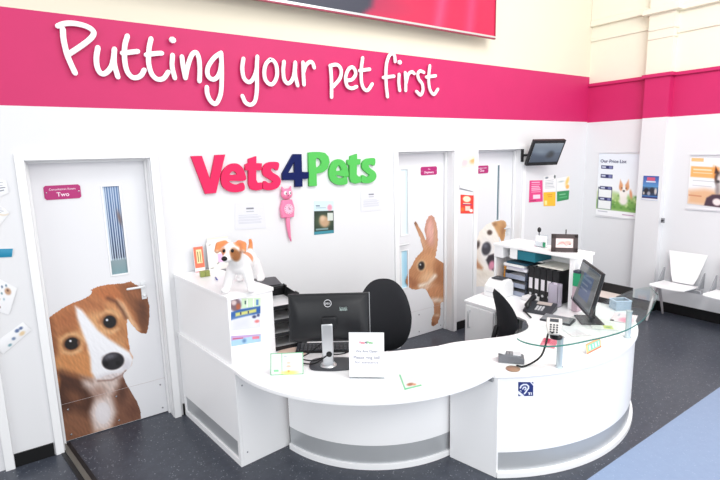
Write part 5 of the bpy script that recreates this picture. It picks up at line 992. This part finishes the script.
# ================================================================== TALL COUNTER TOP ITEMS
TT = 1.171
def standcard(name, label, cat, px, base, shapes, yoff, nx=30, ny=40, thick=.004):
    return tag(sheet(name, [wall(x, y, yoff) for x, y in px], base, shapes, nx, ny, thick), label, cat)
def standing(name, label, cat, x, y, w_, h_, rz, tilt, base, shapes, z=TT, nx=30, ny=40, th=.004):
    M = Matrix.Translation((x, y, z)) @ Matrix.Rotation(rz, 4, 'Z') @ Matrix.Rotation(-tilt, 4, 'X')
    c4 = [M @ Vector(p) for p in ((-w_/2, 0, h_), (w_/2, 0, h_), (w_/2, 0, .0), (-w_/2, 0, .0))]
    return tag(sheet(name, c4, base, shapes, nx, ny, th), label, cat)
standing('leaflet', 'orange-red leaflet standing at the wall end of the tall counter', 'leaflet', -5.41, -.075, .075, .20, 0, .1, (244, 238, 234), [('r', 0, 0, 1, .84, (238, 116, 88)), ('r', .25, .12, .8, .66, (250, 226, 170)), ('r', .35, .2, .45, .6, (120, 110, 70)), ('r', .62, .18, .72, .62, (150, 130, 80)), ('r', 0, .97, 1, 1, (226, 110, 120))], th=.012)
standing('leaflet', 'large off-white leaflet with pink square behind the plush dog', 'leaflet', -5.245, -.085, .20, .225, 0, .1, (238, 234, 228), [('r', .4, .45, .62, .75, (234, 190, 224)), ('l', [(.08, .12), (.16, .08)], .01, (90, 90, 90), .01), ('l', [(.08, .93), (.2, .91)], .01, (80, 90, 90), .01), ('l', [(.35, .8), (.42, .75)], .012, (80, 80, 80), .01), ('r', .92, .1, 1, .9, (246, 240, 230)), ('r', .05, .05, .95, .07, (246, 244, 240))])
standing('leaflet', 'tall narrow cream leaflet rear right of the off-white one on the tall counter', 'leaflet', -5.24, -.04, .17, .25, 0, .05, (238, 236, 226), [('r', 0, 0, 1, .03, (226, 222, 206))])
tag(MB().use(mat('olive_tin', (146, 154, 84), .5)).box((0, 0, .022), (.07, .035, .044), Matrix.Translation((-5.43, -.245, TT))).use(mat('olive_dark', (120, 130, 70), .5)).box((.0, -.019, .022), (.004, .004, .04), Matrix.Translation((-5.43, -.245, TT))).build('small_box', bevel=.002), 'small olive green box on the tall counter behind the plush dog', 'box')
tag(MB().use(mat('blue_pen', (70, 80, 170), .3)).tube([(-5.40, -.43, TT+.006), (-5.385, -.35, TT+.006)], .005, n=8).build('pen'), 'short blue pen lying on the tall counter behind the plush dog', 'pen')
# plush dog
ff = Vector((-.60, -.80, 0)).normalized(); ss = Vector((.80, -.60, 0)).normalized()
dc = Vector((-5.318, -.745, TT))
DM = Matrix(((ff.x, ss.x, 0, dc.x), (ff.y, ss.y, 0, dc.y), (0, 0, 1, dc.z), (0, 0, 0, 1)))   # x forward, y to the dog's picture-right, z up
pb = MB()
def bl_(c, r): pb.ball(c, r, n=20)
def caps(a, b, r0, r1, n=9):
    a, b = Vector(a), Vector(b)
    for i in range(n): t_ = i/(n-1); pb.ball(a.lerp(b, t_), r0+(r1-r0)*t_, n=16)
caps((-.13, 0, .155), (.09, 0, .165), .056, .06); caps((.09, 0, .17), (.15, -.005, .235), .055, .05, 6)
HC = Vector((.155, -.018, .262)); bl_(HC, (.057, .058, .052)); caps((.185, -.022, .245), (.225, -.03, .232), .034, .024, 5)
for sg in (-1, 1):
    caps((.09, sg*.042, .14), (.12, sg*.076, .028), .034, .026, 8); bl_((.135, sg*.079, .022), (.036, .026, .021))
    caps((-.125, sg*.036, .13), (-.165, sg*.066, .03), .040, .026, 8); bl_((-.145, sg*.068, .022), (.038, .027, .021))
    caps((.135, -.018+sg*.042, .305), (.155, -.018+sg*.072, .298), .019, .020, 5); caps((.155, -.018+sg*.072, .298), (.175, -.018+sg*.078, .268), .020, .016, 5)
caps((-.17, 0, .18), (-.215, 0, .235), .022, .014, 6); caps((-.215, 0, .235), (-.205, 0, .262), .014, .012, 3)
po = pb.build('body', WPLAST, smooth=0); rm = po.modifiers.new('r', 'REMESH'); rm.mode = 'VOXEL'; rm.voxel_size = .0055; rm.use_smooth_shade = True; sm = po.modifiers.new('s', 'SMOOTH'); sm.iterations = 4
bpy.context.view_layer.update(); me = bpy.data.meshes.new_from_object(po.evaluated_get(bpy.context.evaluated_depsgraph_get())); po.modifiers.clear(); po.data = me
V = np.array([v.co[:] for v in me.vertices]); cl = np.ones((len(V), 3))*np.array((240, 238, 238.)); ORG = np.array((224, 138, 84.)); BRN = np.array((158, 100, 56.))
def near(c, r, colr, soft=.006):
    global cl
    d = np.linalg.norm((V-np.array(c))/np.array(r), axis=1)-1; m = np.clip(.5-d*min(r)/soft/2, 0, 1)[:, None]; cl = cl*(1-m)+colr*m
for sg in (-1, 1):
    near((.158, -.018+sg*.083, .285), (.034, .034, .048), ORG); near((.145, -.018+sg*.05, .305), (.04, .034, .022), ORG)
    near((.195, -.024+sg*.030, .258), (.035, .020, .030), ORG if sg < 0 else BRN)
near((.19, .018, .24), (.05, .024, .035), BRN); near((.13, -.045, .30), (.045, .03, .02), ORG); near((-.02, .03, .20), (.04, .05, .045), ORG*.98+5); near((-.20, 0, .235), (.03, .03, .042), ORG)
a_ = me.color_attributes.new('Col', 'FLOAT_COLOR', 'POINT'); c4_ = np.ones((len(V), 4)); c4_[:, :3] = lin(cl); a_.data.foreach_set('color', c4_.ravel().astype(np.float32))
PL = bpy.data.materials.new('plush_fur'); PL.use_nodes = True; _a = PL.node_tree.nodes.new('ShaderNodeAttribute'); _a.attribute_name = 'Col'; pbs = PL.node_tree.nodes['Principled BSDF']; PL.node_tree.links.new(_a.outputs['Color'], pbs.inputs['Base Color']); pbs.inputs['Roughness'].default_value = .95; pbs.inputs['Sheen Weight'].default_value = .3
nz = PL.node_tree.nodes.new('ShaderNodeTexNoise'); nz.inputs['Scale'].default_value = 220; bpn = PL.node_tree.nodes.new('ShaderNodeBump'); bpn.inputs['Strength'].default_value = .5; bpn.inputs['Distance'].default_value = .004; PL.node_tree.links.new(nz.outputs['Fac'], bpn.inputs['Height']); PL.node_tree.links.new(bpn.outputs['Normal'], pbs.inputs['Normal'])
me.materials.clear(); me.materials.append(PL)
root = thing('plush_dog', 'white plush toy dog with orange ears and patches standing on the tall counter', 'plush toy', dc); root.rotation_euler = DM.to_euler(); root.scale = (1.1, 1.1, 1.1)
po.parent = root
eb = MB().use(BLACKM)
for sg in (-1, 1): eb.ball((.203, -.022+sg*.024, .272), (.010, .0095, .011))
o = eb.build('eyes', parent=root); MB().use(BLACKM).ball((.248, -.033, .236), (.014, .017, .014)).build('nose', parent=root)

# ================================================================== CHAIRS
def office_chair(label, x, y, rz, zb, tall, wid, arms=False):
    t = thing('office_chair', label, 'office chair', (x, y, 0), rz)    # faces local +y
    # backrest: padded shell
    n, m_ = 15, 15; vs = []; fs = []
    for side in (0, 1):
        for i in range(m_):
            v = i/(m_-1)*2-1
            for j in range(n):
                u = j/(n-1)*2-1; k = (abs(u)**2.5+abs(v)**2.5)**(1/2.5) if (u or v) else 0; s_ = (max(abs(u), abs(v))/k) if k > 1e-6 else 1
                uu, vv = u*s_, v*s_; e_ = max(0, 1-max(abs(u), abs(v))**4)**.5
                wv = wid/2*(1-.13*max(0, vv)-.05*max(0, -vv)); Yb = -.23+.05*uu*uu-.03*vv+(.032*e_ if side == 0 else -.032*e_)+.02*math.cos(vv*2.4)
                vs.append((uu*wv, Yb, zb+vv*tall/2))
    for i in range(m_-1):
        for j in range(n-1):
            a = i*n+j; fs.append((a, a+1, a+n+1, a+n)); a += n*m_; fs.append((a, a+n, a+n+1, a+1))
    rim = [j for j in range(n)]+[i*n+n-1 for i in range(1, m_)]+[(m_-1)*n+j for j in range(n-2, -1, -1)]+[i*n for i in range(m_-2, 0, -1)]
    for a, b in zip(rim, rim[1:]+rim[:1]): fs.append((a, b, b+n*m_, a+n*m_))
    MB().use(FABRIC).add(vs, fs).build('backrest', parent=t, smooth=70)
    st = MB().use(FABRIC).prism([tuple(p) for p in smoothpts([(-.23, -.2), (0, -.225), (.23, -.2), (.25, .0), (.22, .22), (0, .25), (-.22, .22), (-.25, 0)], 5, True)], .36, .43); st.build('seat', bevel=.025, parent=t)
    MB().use(BLACK).tube([(0, -.02, .35), (0, -.26, .35), (0, -.30, .48), (0, -.265, zb-.08)], .02, n=10).build('back_stem', parent=t)
    if arms:
        for sg in (-1, 1):
            MB().use(BLACK).tube([(sg*.2, .02, .38), (sg*.27, .02, .40), (sg*.275, .02, .60)], .014, n=8).use(BLACKM).box((sg*.275, .02, .62), (.06, .26, .03)).build('armrest', bevel=.01, parent=t)
    MB().use(BLACK).lathe([(.028, .08), (.028, .25), (.018, .25), (.018, .34), (.07, .35), (.07, .36)], n=18).build('gas_column', parent=t)
    for k in range(5):
        a = 2*PI*k/5+.3; l = MB().use(BLACK).tube([(0.03*math.cos(a), .03*math.sin(a), .11), (.29*math.cos(a), .29*math.sin(a), .075)], [.024, .014], n=8).build('base_arm', parent=t)
        MB().use(BLACKM).tube([(.29*math.cos(a)-.015*math.sin(a), .29*math.sin(a)+.015*math.cos(a), .0265), (.29*math.cos(a)+.015*math.sin(a), .29*math.sin(a)-.015*math.cos(a), .0265)], .026, n=14, cap=False).tube([(.29*math.cos(a), .29*math.sin(a), .03), (.29*math.cos(a), .29*math.sin(a), .075)], .008, n=6, cap=False).build('caster', parent=l)
    return t
office_chair('large black padded office chair behind the curved desk', -4.31, -1.00, math.radians(145), .745, .60, .445)
office_chair('black office chair seen from the side behind the rounded desk', -3.225, -1.50, math.radians(-121), .715, .47, .42, True)
# beam seats by the right wall
def beam_seat(label, y, with_leg):
    t = thing('waiting_chair', label, 'chair', (-.33, y, 0), 0, 'white waiting chairs on the right wall')
    SW = mat('white_seat_shell', (246, 246, 247), .3)
    n = 9; prof = [(-.235, .448), (-.22, .455), (-.10, .448), (.06, .437), (.16, .432)]
    v = []; 
    def shell(path, hw0, hw1, th, nm):
        vs = []; fs = []; N_ = len(path)
        for s_, o_ in ((0, 0), (1, th)):
            for i, (x, z_) in enumerate(path):
                hw = hw0+(hw1-hw0)*i/(N_-1)
                for j in range(n):
                    u = j/(n-1)*2-1; dip = .012*(u*u)
                    vs.append((x-(o_ if nm == 'backrest' else 0)*-1+(0), u*hw, z_+(dip if nm == 'seat' else 0)-(o_ if nm == 'seat' else 0)))
        M_ = N_*n
        for i in range(N_-1):
            for j in range(n-1): a = i*n+j; fs.append((a, a+1, a+n+1, a+n)); fs.append((a+M_, a+n+M_, a+n+1+M_, a+1+M_))
        rim = list(range(n))+[i*n+n-1 for i in range(1, N_)]+[(N_-1)*n+j for j in range(n-2, -1, -1)]+[i*n for i in range(N_-2, 0, -1)]
        for a, b in zip(rim, rim[1:]+rim[:1]): fs.append((a, b, b+M_, a+M_))
        return MB().use(SW).add(vs, fs).build(nm, parent=t, smooth=60)
    shell(prof, .185, .20, .012, 'seat')
    shell([(.18, .44), (.20, .52), (.225, .66), (.25, .80)], .11, .205, .012, 'backrest')
    b = MB().use(SILVER); b.box((.05, 0, .405), (.05, .5, .04)); b.build('beam', bevel=.004, parent=t)
    for sg in (-1, 1):
        b = MB().use(GREY); b.prism([(.02, .43), (.19, .42), (.20, .60), (.17, .60)], sg*.215-.004, sg*.215+.004, Matrix(((1, 0, 0, 0), (0, 0, 1, 0), (0, 1, 0, 0), (0, 0, 0, 1)))); b.build('side_bracket', bevel=.001, parent=t)
    if with_leg:
        b = MB().use(mat('leg_metal', (196, 190, 192), .35, metal=.3)); yl = .2
        b.tube([(.02, yl, .40), (-.10, yl, .25), (-.20, yl, .016)], [.022, .018, .014], n=8); b.build('leg', parent=t)
        b = MB().use(mat('leg_metal', (196, 190, 192))); b.tube([(.04, yl, .40), (.13, yl, .2), (.20, yl, .016)], [.02, .016, .012], n=8); b.build('leg', parent=t)
    return t
beam_seat('white waiting chair nearer the corner, against the right wall', -1.40, True)
beam_seat('white waiting chair cut by the right edge of the picture', -1.95, False)
